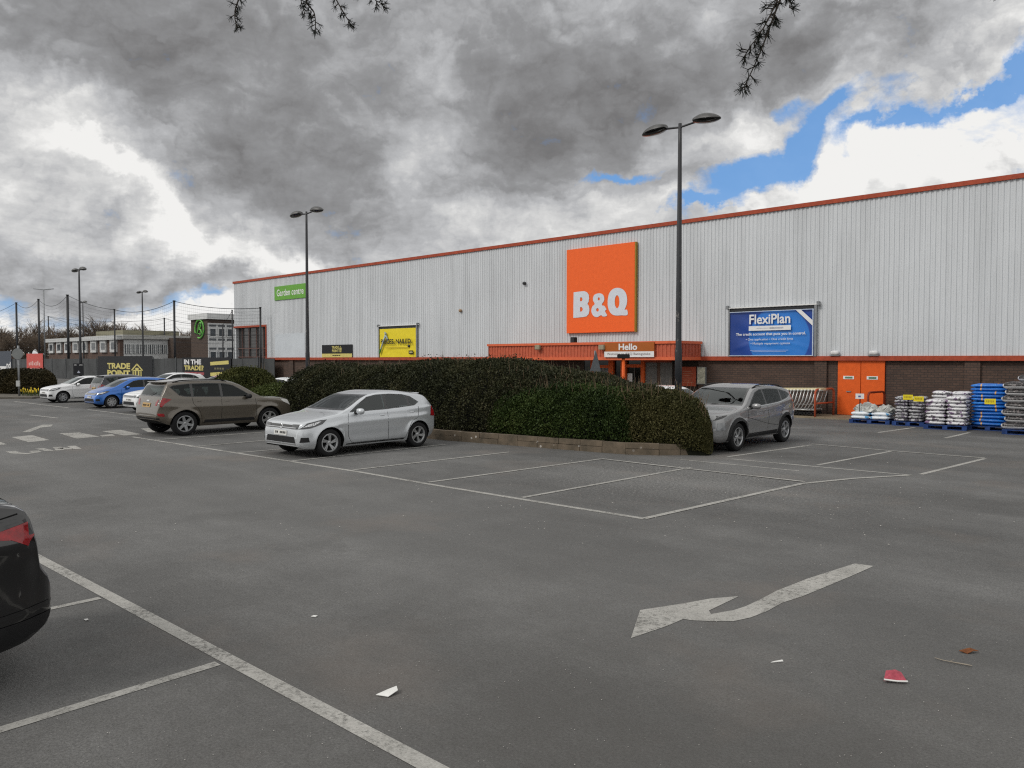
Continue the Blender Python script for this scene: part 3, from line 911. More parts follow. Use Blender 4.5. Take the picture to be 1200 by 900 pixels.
SUV = dict(id='suv', R=.365, arch=.415, axles=(.93, 3.55), tumble=.26, crease=.70, flare=.035,
    top=[(0, .66), (.02, .78), (.06, .90), (.15, .995), (.5, 1.06), (1.0, 1.09), (1.16, 1.13), (1.5, 1.35), (1.85, 1.555), (2.1, 1.64), (2.6, 1.69), (3.2, 1.69), (3.8, 1.65), (4.02, 1.60), (4.10, 1.50), (4.28, 1.16), (4.34, 1.02), (4.40, .80), (4.43, .62)],
    belt=[(0, .68), (.3, .9), (.8, 1.0), (1.3, 1.06), (2.4, 1.09), (3.6, 1.13), (4.1, 1.15), (4.43, 1.05)],
    plan=[(0, .62), (.04, .72), (.12, .79), (.3, .855), (.7, .90), (1.3, .908), (3.2, .908), (3.8, .885), (4.15, .83), (4.35, .76), (4.43, .68)],
    bot=[(0, .36), (.2, .28), (.6, .27), (3.7, .27), (4.1, .36), (4.43, .50)],
    dlo=[(1.48, 1.115), (1.75, 1.31), (2.04, 1.485), (2.3, 1.55), (2.8, 1.57), (3.4, 1.56), (3.85, 1.525), (4.0, 1.475), (3.72, 1.215), (3.5, 1.17), (2.4, 1.13)],
    splits=[2.44, 3.32], seams=[[(1.40, 1.09), (1.36, .8), (1.38, .5), (1.46, .36)], [(2.46, 1.12), (2.47, .7), (2.47, .36)], [(3.34, 1.14), (3.30, .95), (3.14, .75), (3.05, .36)], [(1.46, .365), (3.05, .365)]],
    handles=[(2.28, 1.0), (3.14, 1.03)], mirror=(1.62, 1.13), black_mirror=True,
    side_panels=[([(1.42, .36), (3.02, .36), (2.98, .45), (1.46, .45)], 'black_plastic')],
    lamps_side=[([(.05, .76), (.40, .90), (.50, 1.0), (.2, .96)], 'plate_white', 'headlight'), ([(3.98, 1.11), (4.20, 1.15), (4.36, 1.14), (4.38, .88), (4.29, .88), (4.2, .98)], 'lamp_red', 'tail_light'),
                ([(4.20, .60), (4.38, .62), (4.40, .70), (4.22, .69)], 'lamp_red', 'reflector')],
    panels=[(rect(-.5, .5, .72, .84), 'black_gloss', 'grille', 'F', .004), ([(-.7, .42), (.7, .42), (.6, .58), (-.6, .58)], 'black_plastic', 'bumper_intake', 'F', .004),
            (rect(-.30, .22, .86, .99), 'plate_yellow', 'number_plate', 'B', .012), ([(.50, .92), (.62, .92), (.66, 1.10), (.60, 1.10)], 'lamp_red', 'tail_light', 'B', .006),
            ([(-.74, .44), (.74, .44), (.74, .56), (-.74, .56)], 'black_plastic', 'bumper', 'B', .006)],
    screen=(1.17, 1.59), rear_screen=(1.19, 1.53), spokes=6, style='single', rim='alloy', squeeze=(.95, .84), spoiler=(4.03, 1.61, .56), rails=(2.2, 3.85))

CROSS = dict(id='cross', R=.36, arch=.41, axles=(.90, 3.58), tumble=.29, crease=.62, flare=.03, cladding=.085,
    top=[(0, .62), (.02, .74), (.07, .86), (.2, .945), (.6, 1.02), (1.0, 1.075), (1.2, 1.12), (1.55, 1.33), (1.9, 1.53), (2.15, 1.61), (2.6, 1.655), (3.2, 1.64), (3.8, 1.57), (4.12, 1.50), (4.22, 1.40), (4.38, 1.12), (4.44, 1.0), (4.49, .78), (4.51, .6)],
    belt=[(0, .66), (.3, .88), (.8, .98), (1.3, 1.03), (2.4, 1.07), (3.4, 1.14), (4.1, 1.20), (4.51, 1.05)],
    plan=[(0, .62), (.04, .73), (.12, .80), (.3, .87), (.7, .92), (1.3, .93), (3.2, .93), (3.8, .905), (4.2, .85), (4.42, .78), (4.51, .68)],
    bot=[(0, .33), (.2, .26), (.6, .26), (3.7, .26), (4.1, .34), (4.51, .48)],
    dlo=[(1.50, 1.075), (1.78, 1.27), (2.08, 1.45), (2.35, 1.515), (2.8, 1.53), (3.4, 1.50), (3.85, 1.42), (4.08, 1.33), (3.75, 1.225), (3.2, 1.145), (2.4, 1.10)],
    splits=[2.48, 3.40], seams=[[(1.42, 1.05), (1.38, .8), (1.40, .5), (1.48, .36)], [(2.50, 1.09), (2.51, .7), (2.51, .36)], [(3.42, 1.16), (3.38, .95), (3.18, .75), (3.10, .36)], [(1.48, .40), (3.1, .40)], [(1.3, .84), (2.4, .62), (3.1, .52)]],
    handles=[(2.32, .965), (3.24, 1.03)], mirror=(1.62, 1.10),
    side_panels=[([(1.40, .30), (3.08, .30), (3.06, .40), (1.44, .40)], 'black_plastic')],
    lamps_side=[([(.06, .80), (.38, .90), (.44, .93), (.2, .92)], 'black_gloss', 'headlight'), ([(.07, .55), (.34, .58), (.30, .76), (.12, .74)], 'lamp_clear', 'headlight'), ([(4.26, 1.03), (4.45, 1.0), (4.42, 1.14), (4.33, 1.16)], 'lamp_red', 'tail_light')],
    panels=[([(-.66, .58), (.66, .58), (.60, .84), (-.60, .84)], 'black_gloss', 'grille', 'F', .004), (rect(-.26, .26, .5, .61), 'plate_white', 'number_plate', 'F', .012),
            ([(-.7, .36), (.7, .36), (.62, .47), (-.62, .47)], 'alloy', 'skid_plate', 'F', .006), ([(.58, .60), (.76, .62), (.74, .80), (.62, .8)], 'lamp_clear', 'headlight', 'F', .008)],
    screen=(1.13, 1.56), rear_screen=(1.17, 1.42), spokes=5, rim='alloy', twist=.25, glass='glass', screen_glass='glass_light', chrome_line=[(1.52, 1.075), (2.4, 1.095), (3.2, 1.14), (3.75, 1.22), (4.10, 1.335)], rails=(2.1, 3.9), spoiler=(4.13, 1.505, .55))

COUPE = dict(id='coupe', R=.36, arch=.41, axles=(.92, 3.62), tumble=.33, crease=.78, flare=.03, crown=.028, roofn=4.,
    top=[(0, .55), (.03, .68), (.1, .80), (.3, .90), (.8, .99), (1.15, 1.04), (1.6, 1.27), (2.0, 1.45), (2.4, 1.53), (2.9, 1.54), (3.3, 1.49), (3.7, 1.37), (4.0, 1.27), (4.22, 1.205), (4.34, 1.165), (4.385, 1.10), (4.41, 1.0), (4.425, .90), (4.44, .80), (4.49, .73), (4.52, .64), (4.535, .54)],
    belt=[(0, .6), (.3, .83), (.8, .93), (1.3, .98), (2.4, 1.02), (3.4, 1.09), (4.0, 1.13), (4.35, 1.12), (4.535, .95)],
    plan=[(0, .60), (.04, .72), (.12, .80), (.3, .87), (.7, .92), (1.3, .93), (3.2, .93), (3.8, .925), (4.15, .90), (4.34, .865), (4.41, .83), (4.46, .81), (4.52, .755), (4.535, .70)],
    bot=[(0, .3), (.2, .24), (.6, .22), (3.75, .23), (4.05, .25), (4.35, .29), (4.535, .38)],
    dlo=[(1.48, 1.03), (2.06, 1.37), (2.35, 1.43), (2.9, 1.43), (3.3, 1.38), (3.75, 1.20), (3.5, 1.11), (2.4, 1.05)],
    splits=[2.48], seams=[[(3.42, 1.09), (3.38, .9), (3.16, .7), (3.08, .3)]], handles=[(2.32, .93), (3.22, .97)], mirror=(1.6, 1.07),
    side_panels=[([(1.4, .26), (3.1, .26), (3.1, .33), (1.4, .33)], 'black_plastic')],
    lamps_side=[([(3.9, 1.015), (4.2, 1.04), (4.36, 1.072), (4.40, 1.055), (4.415, .955), (4.35, .925), (4.25, .975), (4.1, .995)], 'lamp_red', 'tail_light'), ([(4.06, .47), (4.50, .50), (4.50, .535), (4.08, .50)], 'black_gloss', 'bumper_gloss_strip'), ([(4.08, .27), (4.5, .36), (4.52, .46), (4.06, .43)], 'black_plastic', 'lower_bumper')],  # glossy strip added where the bumper only has a highlight
    panels=[(rect(-.74, .74, .93, .99), 'lamp_red', 'light_bar', 'B', .006), (rect(-.26, .26, .62, .73), 'plate_yellow', 'number_plate', 'B', .01), (rect(-.7, .7, .42, .52), 'black_plastic', 'bumper', 'B', .005)],
    screen=(1.09, 1.47), rear_screen=(1.15, 1.42), spokes=5, rim='alloy_dark', spoiler=(4.16, 1.225, .60))
for _s, _z, _v, _c in ((HATCH, .535, 'F', 0.), (SUV, .895, 'B', -.04)):
    _s['panels'] += [(rect(_c - .215 + .062 * k, _c - .215 + .062 * k + .042, _z, _z + .05), 'black_plastic', 'plate_mark', _v, .016) for k in range(7) if k != 4]
SUV['panels'] += [(rect(-.09, .09, 1.04, 1.075), 'chrome', 'badge', 'B', .01), ([(-.02, 1.20), (.02, 1.20), (.30, 1.30), (.29, 1.325)], 'black_plastic', 'wiper', 'B', .03)]
COUPE['seams'] += [[(4.0, .9), (4.06, .72), (4.09, .45)], [(3.70, 1.18), (4.0, 1.10), (4.3, 1.13)]]

# ------------------------------------------------------------------ parked cars
PI2 = math.pi / 2
silver = car_paint('paint_silver', (.55, .575, .60), .45, .26)
bronze = car_paint('paint_bronze', (.105, .090, .070), .35, .36)
grey_silver = car_paint('paint_grey_silver', (.25, .253, .257), .5, .28)
white = car_paint('paint_white', (.74, .75, .76), .0, .3)
blue = car_paint('paint_blue', (.012, .13, .48), .35, .3)
navy = car_paint('paint_navy', (.012, .014, .022), .3, .3)
black = car_paint('paint_black', (.005, .005, .006), .1, .1, dust=.03)
red = car_paint('paint_red', (.42, .02, .02), .0, .3)

def variant(base, **kw):
    d = dict(base); d.update(kw); return d
HATCH2 = variant(HATCH, id='hatch2', glass='glass', rim='alloy', style='single', spokes=7, twist=0.)
HATCH3 = variant(HATCH, id='hatch3', glass='glass', rim='alloy', style='single', spokes=8, twist=0., axles=(.84, 3.36),
    top=[(0, .48), (.02, .58), (.06, .68), (.16, .77), (.4, .87), (.75, .97), (.95, 1.04), (1.3, 1.22), (1.65, 1.38), (1.95, 1.46), (2.4, 1.50), (2.9, 1.495), (3.4, 1.45), (3.72, 1.39), (3.80, 1.32), (3.93, 1.05), (3.98, .95), (4.03, .75), (4.06, .55)])

polo = build_car(HATCH, 'hatchback_car', 'silver five-door hatchback parked nose out in front of the tall dark hedge', 'car', (-16.28, 11.82, 0), PI2, silver, 'parked cars', 1.065, 1.035)
put_badge = MB(); put_badge.lathe([(.001, 0), (.05, -.003), (.058, -.006), (.064, 0), (.064, .01)], 20, 'y')
bd = put_badge.build('badge', M['chrome'], polo, True); bd.rotation_euler = (0, 0, -PI2); bd.location = (-(.82 + 3.39) / 2 + .115 + .012, 0, .70)
build_car(SUV, 'suv_car', 'bronze brown estate SUV parked tail out with roof rails and red tail lights', 'car', (-23.72, 11.78, 0), -PI2, bronze, 'parked cars', 1.06, 1.0)
build_car(CROSS, 'crossover_car', 'grey crossover with black wheel arches parked nose against the end of the hedge', 'car', (-9.72, 19.42, 0), PI2, grey_silver, 'parked cars', 1.07, .99)
build_car(COUPE, 'coupe_car', 'black car cut off by the left edge, only its tail corner showing', 'car', (-6.92, -.44, 0), PI2, black, 'parked cars', 1.0, 1.09)
build_car(HATCH2, 'hatchback_car', 'white hatchback at the far left beside the yellow daffodils', 'car', (-45.6, 15.15, 0), PI2, white, 'parked cars', .96)
build_car(variant(SUV, id='suv2', rails=None, black_mirror=False), 'suv_car', 'dark navy car parked tail out between the white hatchback and the blue one', 'car', (-41.6, 16.2, 0), -PI2, navy, 'parked cars', .93, .90)
build_car(HATCH3, 'hatchback_car', 'bright blue small hatchback with silver wheels', 'car', (-38.9, 15.1, 0), PI2, blue, 'parked cars', .96)
build_car(variant(HATCH2, id='hatch4', axles=(.85, 3.42)), 'hatchback_car', 'white hatchback between the blue car and the brown SUV, its tail hidden', 'car', (-34.4, 15.25, 0), PI2, white, 'parked cars', 1.0)
build_car(HATCH2, 'hatchback_car', 'white car in the row behind, its roof showing above the blue car', 'car', (-46.2, 20.2, 0), PI2, white, 'parked cars', 1.03)
build_car(HATCH3, 'hatchback_car', 'red car in the row behind, only a strip of roof showing over the brown SUV', 'car', (-40.4, 20.6, 0), PI2, red, 'parked cars', .98)
build_car(HATCH2, 'hatchback_car', 'white car behind the low light green hedge beside the rounded bush', 'car', (*AT(333, 37.5), 0), .1, white, 'parked cars', .98)
build_car(HATCH, 'hatchback_car', 'silver car half hidden behind the rounded yellow green bush', 'car', (*AT(300, 43.5), 0), math.pi + .1, grey_silver, 'parked cars', 1.06)
build_car(HATCH3, 'hatchback_car', 'white car behind the hedge in front of the store entrance', 'car', (*AT(785, 28.0), 0), 2.6, white, 'parked cars', .90)

# ------------------------------------------------------------------ the store
WV = 32.0
def cladding_mat():
    m, nt, b = newmat('cladding')
    tc = N(nt, 'ShaderNodeTexCoord'); co = tc.outputs['Object']
    mp = N(nt, 'ShaderNodeMapping'); mp.inputs['Scale'].default_value = (1.6, 1, .10); L(nt, co, mp.inputs[0])
    st = noise(nt, mp.outputs[0], 1.0, 7, .65); big = noise(nt, co, .22, 4)
    mp2 = N(nt, 'ShaderNodeMapping'); mp2.inputs['Scale'].default_value = (5., 1, .25); L(nt, co, mp2.inputs[0])
    st2 = noise(nt, mp2.outputs[0], 1.0, 5, .6)
    c = ramp(nt, st.outputs['Fac'], [(.25, (.46, .478, .495)), (.5, (.55, .572, .595)), (.75, (.60, .622, .645))])
    c = mixc(nt, .45, c.outputs[0], ramp(nt, big.outputs['Fac'], [(.3, .84), (.7, 1.08)]).outputs[0], 'MULTIPLY')
    c = mixc(nt, .35, c, ramp(nt, st2.outputs['Fac'], [(.3, .82), (.6, 1.05)]).outputs[0], 'MULTIPLY')
    L(nt, c, b.inputs['Base Color']); b.inputs['Roughness'].default_value = .55
    return m
M['cladding'] = cladding_mat()

def brick_mat(name, c1, c2, mo, scale=1.0):
    m, nt, b = newmat(name)
    tc = N(nt, 'ShaderNodeTexCoord'); sp = N(nt, 'ShaderNodeSeparateXYZ'); L(nt, tc.outputs['Object'], sp.inputs[0])
    cb = N(nt, 'ShaderNodeCombineXYZ'); L(nt, math_(nt, 'ADD', sp.outputs[0], sp.outputs[1]), cb.inputs[0]); L(nt, sp.outputs[2], cb.inputs[1])
    br = N(nt, 'ShaderNodeTexBrick'); L(nt, cb.outputs[0], br.inputs['Vector'])
    br.inputs['Color1'].default_value = (*c1, 1); br.inputs['Color2'].default_value = (*c2, 1); br.inputs['Mortar'].default_value = (*mo, 1)
    br.inputs['Scale'].default_value = scale; br.inputs['Mortar Size'].default_value = .012; br.inputs['Brick Width'].default_value = .24; br.inputs['Row Height'].default_value = .095
    n = noise(nt, tc.outputs['Object'], .7, 5)
    c = mixc(nt, .7, br.outputs['Color'], ramp(nt, n.outputs['Fac'], [(.3, .7), (.7, 1.25)]).outputs[0], 'MULTIPLY')
    L(nt, c, b.inputs['Base Color']); b.inputs['Roughness'].default_value = .85
    return m
M['brick'] = brick_mat('brown_brick', (.085, .050, .036), (.060, .036, .027), (.035, .026, .022))
M['brick_red'] = brick_mat('red_brick', (.11, .055, .038), (.085, .045, .033), (.09, .08, .07))

st_ = thing('store_building', 'huge store shed with white ribbed metal walls above dark brown brick', 'building', (-30, WV, 0))
O = (-30, WV, 0)
def P3(b, name, mat, smooth=False, bevel=0., par=None):
    """faces given in site coordinates, stored relative to the store"""
    b.v = [(x - O[0], y - O[1], z - O[2]) for x, y, z in b.v]
    return b.build(name, mat, par or st_, smooth, bevel=bevel)

def ribs(u0, u1, z0, z1, v, pitch=.18, dep=.026):
    b = MB(); vs = []; n = int((u1 - u0) / pitch)
    for i in range(n):
        x = u0 + i * pitch
        for dx, dy in ((0, 0), (.05, 0), (.07, -dep), (.145, -dep), (.165, 0)):
            if x + dx <= u1: vs.append((x + dx, dy))
    vs.append((u1, 0))
    b.add([(x, v + y, z0) for x, y in vs] + [(x, v + y, z1) for x, y in vs], [(i, i + 1, len(vs) + i + 1, len(vs) + i) for i in range(len(vs) - 1)])
    return b
UL, UR = -60.8, 14.0
P3(ribs(-55.62, UR, 2.40, 5.60, WV - .008), 'wall_cladding', M['cladding']); P3(ribs(-55.62, UR, 5.56, 8.66, WV), 'wall_cladding', M['cladding'])
P3(ribs(UL, -55.63, 5.02, 8.66, WV), 'wall_cladding', M['cladding'])
b = MB(); b.box(UL, UR, WV + .05, WV + 45, 8.2, 8.5); P3(b, 'roof', pm('roof_grey', (.2, .2, .2), .8))
b = MB(); b.box(UL, UL + .2, WV + .04, WV + 45, 0, 8.64); b.box(UR - .2, UR, WV + .04, WV + 45, 0, 8.64); b.box(UL + .2, UR - .2, WV + 44.8, WV + 45, 0, 8.64); P3(b, 'side_wall', M['cladding'])
b = MB(); b.box(UL - .06, UR + .06, WV - .09, WV + .12, 8.62, 8.79); b.box(UL - .06, UL + .1, WV + .12, WV + 45, 8.62, 8.79); P3(b, 'roof_edge_trim', M['rust_orange'])
b = MB(); b.box(-55.7, UR, WV - .13, WV + .02, 2.245, 2.43); P3(b, 'base_trim', M['rust_orange'])
b = MB(); b.box(UL, -55.6, WV - .08, WV + .03, 4.90, 5.05); b.box(-55.68, -55.58, WV - .08, WV + .06, 0, 4.9); P3(b, 'opening_trim', M['rust_orange'])
b = MB(); b.box(-54.3, -50.1, WV - .06, WV - .037, 2.44, 4.26); P3(b, 'shutter_panel', pm('shutter_white', (.50, .535, .57), .5, var=.06, scale=1.))
# brick plinth in stretches between the openings
b = MB()
for a, c in ((-55.6, -24.2), (-17.62, -11.30), (-9.46, UR)): b.box(a, c, WV + .06, WV + .35, 0, 2.26)
P3(b, 'brick_wall', M['brick'])
for u in (-6.48, -11.96, -.9, 4.7, 10.2, -29.9, -35.4, -41.0, -46.5, -52.0):
    b = MB(); b.box(u - .25, u + .25, WV - .05, WV + .058, 0, 2.243); P3(b, 'brick_pier', M['brick'])
# dark garden centre bay on the left
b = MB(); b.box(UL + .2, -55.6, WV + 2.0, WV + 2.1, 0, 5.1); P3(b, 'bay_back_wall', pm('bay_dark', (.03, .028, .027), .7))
b = MB()
for u in (-59.9, -58.8, -57.6, -56.5): b.box(u - .035, u + .035, WV + .2, WV + .27, 0, 4.9)
for z in (3.15, 2.45): b.box(UL + .1, -55.7, WV + .19, WV + .26, z, z + .07)
P3(b, 'bay_mullions', pm('dull_pink', (.13, .075, .065), .6))
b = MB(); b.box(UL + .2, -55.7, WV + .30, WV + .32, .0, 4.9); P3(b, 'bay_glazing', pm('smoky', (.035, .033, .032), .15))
# fire doors, double leaf
for a, c in ((-11.27, -10.385), (-10.365, -9.48)):
    b = MB(); b.box(a, c, WV - .02, WV + .05, .06, 2.235); d = P3(b, 'door', M['orange'], bevel=.006)
    w = c - a
    b = MB(); b.box(a + .25 * w, c - .28 * w, WV - .032, WV - .022, 1.50, 1.63); P3(b, 'sign_plate', M['sign_white'], par=d)
    b = MB(); b.box(a + .33 * w, c - .34 * w, WV - .036, WV - .034, 1.525, 1.60); P3(b, 'sign_panel', pm('exit_green', (.10, .19, .13), .5), par=d)
    b = MB(); b.box(a + .4 * w, a + .6 * w, WV - .05, WV - .022, .98, 1.02); P3(b, 'push_bar', M['steel_grey'], par=d)
b = MB(); b.box(-11.29, -9.46, WV + .055, WV + .3, 0, 2.245); P3(b, 'door_recess', M['black_plastic'])
# entrance canopy
CV = 30.0
b = ribs(-29.12, -17.42, 2.40, 3.0, CV, .20, -.03); M['canopy'] = pm('canopy_rib_orange', (.46, .105, .055), .55, var=.14); P3(b, 'canopy_ribs', M['canopy'])
b = MB()
vs = [CV + .03]
b2 = MB(); n = 7
for i in range(n):
    y = CV + .03 + i * .28
    b2.box(-17.435, -17.40, y, y + .2, 2.398, 3.002)
b2.box(-17.46, -17.428, CV, WV - .05, 2.40, 3.0)
P3(b2, 'canopy_end', pm('canopy_end_orange', (.40, .085, .045), .55, var=.14))
b = MB(); b.box(-29.14, -29.10, CV, WV - .05, 2.4, 3.0); P3(b, 'canopy_end', M['rust_orange'])
b = MB(); b.box(-29.18, -17.36, CV - .06, CV + .04, 3.0, 3.12); b.box(-17.42, -17.34, CV + .04, WV - .06, 3.0, 3.12); b.box(-29.18, -17.42, CV - .05, CV + .04, 2.26, 2.40); b.box(-17.42, -17.36, CV + .04, WV - .15, 2.26, 2.40)
P3(b, 'canopy_fascia_trim', pm('canopy_orange', (.62, .13, .055), .5, var=.12))
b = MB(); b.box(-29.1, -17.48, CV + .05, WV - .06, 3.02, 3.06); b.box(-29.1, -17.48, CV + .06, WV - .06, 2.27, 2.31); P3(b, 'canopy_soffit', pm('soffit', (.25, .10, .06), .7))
# entrance screens under the canopy
def EU(x, v=WV): return V(x, 440, v)[0]
for x0, x1 in ((694, 698), (715, 720.5), (729.3, 735.3), (752.8, 757)):
    b = MB(); b.box(EU(x0), EU(x1), WV - .16, WV - .02, .05, 2.25); P3(b, 'entrance_post', M['orange'])
b = MB(); b.box(EU(735.3), EU(752.8), WV - .14, WV - .04, 1.9, 2.05); b.box(EU(698), EU(715), WV - .14, WV - .04, 1.86, 2.0); P3(b, 'entrance_transom', M['orange'])
b = MB(); b.box(-24.1, EU(757), WV - .01, WV + .03, .05, 2.25); P3(b, 'entrance_glass', pm('entrance_dark', (.012, .011, .011), .08))
for x0, x1 in ((743.5, 744.6),):
    b = MB(); b.box(EU(x0), EU(x1), WV - .05, WV - .015, .05, 1.9); P3(b, 'door_stile', pm('dull_grey', (.09, .085, .08), .5))
b = MB(); b.box(EU(736), EU(741.5), WV - .045, WV - .03, .95, 1.6); P3(b, 'door_poster', M['sign_white'])
b = MB(); b.box(EU(757.2), EU(770.5), WV - .06, WV, .05, 2.25); b.box(EU(774.5), EU(788), WV - .06, WV, .05, 2.25); P3(b, 'entrance_panel', pm('panel_grey', (.16, .155, .15), .6, var=.2))
b = MB(); b.box(EU(770.6), EU(774.4), WV - .04, WV, .05, 2.25); P3(b, 'panel_strip', pm('panel_brown', (.12, .07, .05), .6))
b = MB(); b.box(EU(788), -17.62, WV, WV + .04, 0, 2.25); P3(b, 'lobby_wall', pm('lobby_dark', (.03, .022, .018), .8))
o_ = (EU(798), EU(816))
b = MB(); b.box(o_[0], o_[1], WV - .05, WV - .002, 1.05, 1.95); wp = P3(b, 'wall_panel', pm('panel_orange', (.34, .065, .03), .6, var=.15))
b = MB()
for k in range(6):
    b.box(o_[0] + .12, o_[1] - .12 - .1 * (k % 2), WV - .056, WV - .052, 1.22 + k * .10, 1.24 + k * .10)
P3(b, 'panel_lines', pm('panel_lines', (.42, .20, .13), .6), par=wp)
b = MB(); b.box(EU(757), EU(788), WV - .2, WV - .08, 2.15, 2.25); P3(b, 'soffit_beam', M['rust_orange'])

nb = thing('notice_board', 'pale framed notice board on the brick wall right of the entrance', 'notice board', (-17.38, WV - .03, 0))
b = MB(); b.box(-.22, .22, -.03, .08, 1.15, 1.95); b.build('frame', M['steel_grey'], nb)
b = MB(); b.box(-.19, .19, -.045, -.032, 1.18, 1.92); b.build('notice', pm('notice_cream', (.42, .41, .33), .6, var=.35, scale=9), nb)

# ---- signs on the store
def board(name, label, u0, u1, z0, z1, v, mat, dep=.08, cat='sign', part='panel'):
    t = thing(name, label, cat, (0, v, 0))
    t.location = ((u0 + u1) / 2, v, z0)
    b = MB(); b.box(-(u1 - u0) / 2, (u1 - u0) / 2, -dep, 0, 0, z1 - z0); b.build(part, mat, t, bevel=.008)
    return t, (u1 - u0) / 2, z1 - z0

sg, hw, hh = board('store_sign', 'big square orange sign with white letters B&Q above the entrance', -25.16, -20.93, 3.66, 8.02, WV - .04, pm('sign_orange', (.82, .130, .026), .45, var=.05), .16)
b = MB(); b.box(hw + .002, hw + .06, -.165, 0, -.02, hh); b.build('edge', pm('sign_edge', (.30, .19, .03), .5), sg)
def sg_map(px, py):
    u, z = V(660 + px * 90 / 1157., 325 + py * 70 / 900., WV - .2)
    return (u - sg.location.x, -.178, z - sg.location.z)
Bo = [(160, 225), (250, 214), (320, 208), (362, 224), (388, 262), (394, 315), (386, 368), (368, 400), (390, 430), (399, 490), (388, 550), (355, 588), (310, 598), (230, 606), (155, 612), (157, 420)]
Bh1 = [(258, 303), (283, 303), (295, 330), (283, 358), (258, 362)]; Bh2 = [(258, 450), (283, 450), (300, 480), (285, 512), (258, 518)]
Ao = catmull([(545, 240), (597, 258), (622, 308), (615, 360), (585, 405), (604, 432), (618, 425), (655, 480), (640, 496), (634, 515), (665, 578), (602, 590), (572, 570), (520, 600), (468, 588), (435, 545), (427, 490), (442, 440), (478, 402), (455, 355), (452, 310), (478, 260)], 3)
el = lambda cx_, cy_, rx, ry, n=18: [(cx_ + rx * math.cos(2 * math.pi * i / n), cy_ + ry * math.sin(2 * math.pi * i / n)) for i in range(n)]
Qo = catmull([(820, 158), (890, 175), (940, 225), (965, 310), (962, 390), (945, 450), (928, 488), (966, 490), (970, 568), (880, 572), (790, 575), (730, 550), (690, 490), (672, 400), (680, 300), (705, 225), (755, 175)], 3)
flat_poly('letter', [Bo, Bh1, Bh2], sg_map, M['letter_white'], sg)
flat_poly('letter', [Ao, el(540, 325, 15, 23), el(520, 490, 20, 27)], sg_map, M['letter_white'], sg)
flat_poly('letter', [Qo, el(815, 367, 36, 98)], sg_map, M['letter_white'], sg)

sg, hw, hh = board('garden_sign', 'long green sign reading Garden centre on the white wall behind the lamp post', -54.25, -49.75, 6.88, 7.95, WV - .03, M['green_sign'], .06)
text_mesh('lettering', 'Garden centre', -hw + .35, -.066, .30, 2 * hw - .75, .52, M['sign_white'], sg, bold=.012)

sg, hw, hh = board('trade_sign', 'small black sign with yellow bottom strip low on the white wall', -47.8, -44.15, 2.44, 3.33, WV - .05, M['sign_black'], .06)
b = MB(); b.box(-hw, hw, -.066, -.062, 0, .26); b.build('strip', M['pale_yellow'], sg)
text_mesh('lettering', 'TRADE\nPOINT', -.58, -.067, .36, .86, .44, M['pale_yellow'], sg, bold=.03)
b = MB()
for a, c in ((-.5, -.32), (-.27, -.06), (-.02, .22), (.26, .44)): b.box(a, c, -.069, -.067, .10, .17)
b.build('small_print', M['sign_black'], sg)
def house_icon(par, x, y, z, w, h, mat):
    b = MB()
    k = lambda a, c: (x + a * w, y, z + c * h)
    def bar(p, q, t):
        P, Q = Vector(p), Vector(q); d = (Q - P).normalized(); n = Vector((-d.y, d.x)) * t / 2
        b.add([k(*(P + n)), k(*(P - n)), k(*(Q - n)), k(*(Q + n))], [(0, 1, 2, 3)])
    bar((0, .47), (.5, .93), .10); bar((.5, .93), (1, .47), .10)
    bar((.10, .47), (.90, .47), .07); bar((.14, .0), (.14, .45), .09); bar((.86, .0), (.86, .45), .09); bar((.1, .04), (.9, .04), .08)
    bar((.36, .08), (.36, .44), .14); bar((.64, .08), (.64, .44), .14); bar((.5, .5), (.5, .66), .3)
    b.build('emblem', mat, par)
house_icon(sg, .32, -.067, .36, .30, .44, M['pale_yellow'])

def banner_frame(par, hw, hh, dark=True):
    for xa_, xb_ in ((-hw - .06, -hw), (hw, hw + .10)):
        b = MB(); b.box(xa_, xb_, -.10, 0, -.02, hh + .12); b.build('frame_side', M['steel_grey'], par)
    b = MB(); b.box(-hw - .14, hw + .22, -.11, 0, hh + .13, hh + .17); b.build('frame_rail', M['white_paint'], par)
    b = MB(); b.box(-hw, hw, -.05, -.01, hh - .002, hh + .12); b.build('frame_shadow_box', M['steel_dark'], par)
    for x in (-hw - .1, hw + .16):
        b = MB(); b.box(x - .05, x + .05, -.16, 0, hh + .10, hh + .26); b.build('bracket', M['steel_grey'], par)

def sheet(w, h, seed, amp, nx=40, nz=24):
    """wrinkled banner cloth centred on x, rising from z = 0, front at y<0"""
    rr = random.Random(seed); ws = [(rr.uniform(.8, 5), rr.uniform(.8, 5), rr.uniform(0, 6), rr.uniform(.3, 1)) for _ in range(9)]
    b = MB(); vs = []
    for j in range(nz + 1):
        for i in range(nx + 1):
            x = -w / 2 + w * i / nx; z = h * j / nz
            e = min(1, 4 * min(i / nx, 1 - i / nx, j / nz, 1 - j / nz) + .15)
            y = sum(a * math.sin(p * x + q * z * 1.4 + r) for p, q, r, a in ws) / 4
            # tension folds running in from the corners
            y += .8 * math.exp(-(((z - .12 * h) - .34 * (x + w / 2)) / .07) ** 2) * (x < -.05 * w) + .8 * math.exp(-(((z - .12 * h) + .34 * (x - w / 2)) / .07) ** 2) * (x > .1 * w)
            vs.append((x, -amp * y * e, z))
    b.add(vs, [(j * (nx + 1) + i, j * (nx + 1) + i + 1, (j + 1) * (nx + 1) + i + 1, (j + 1) * (nx + 1) + i) for j in range(nz) for i in range(nx)])
    return b

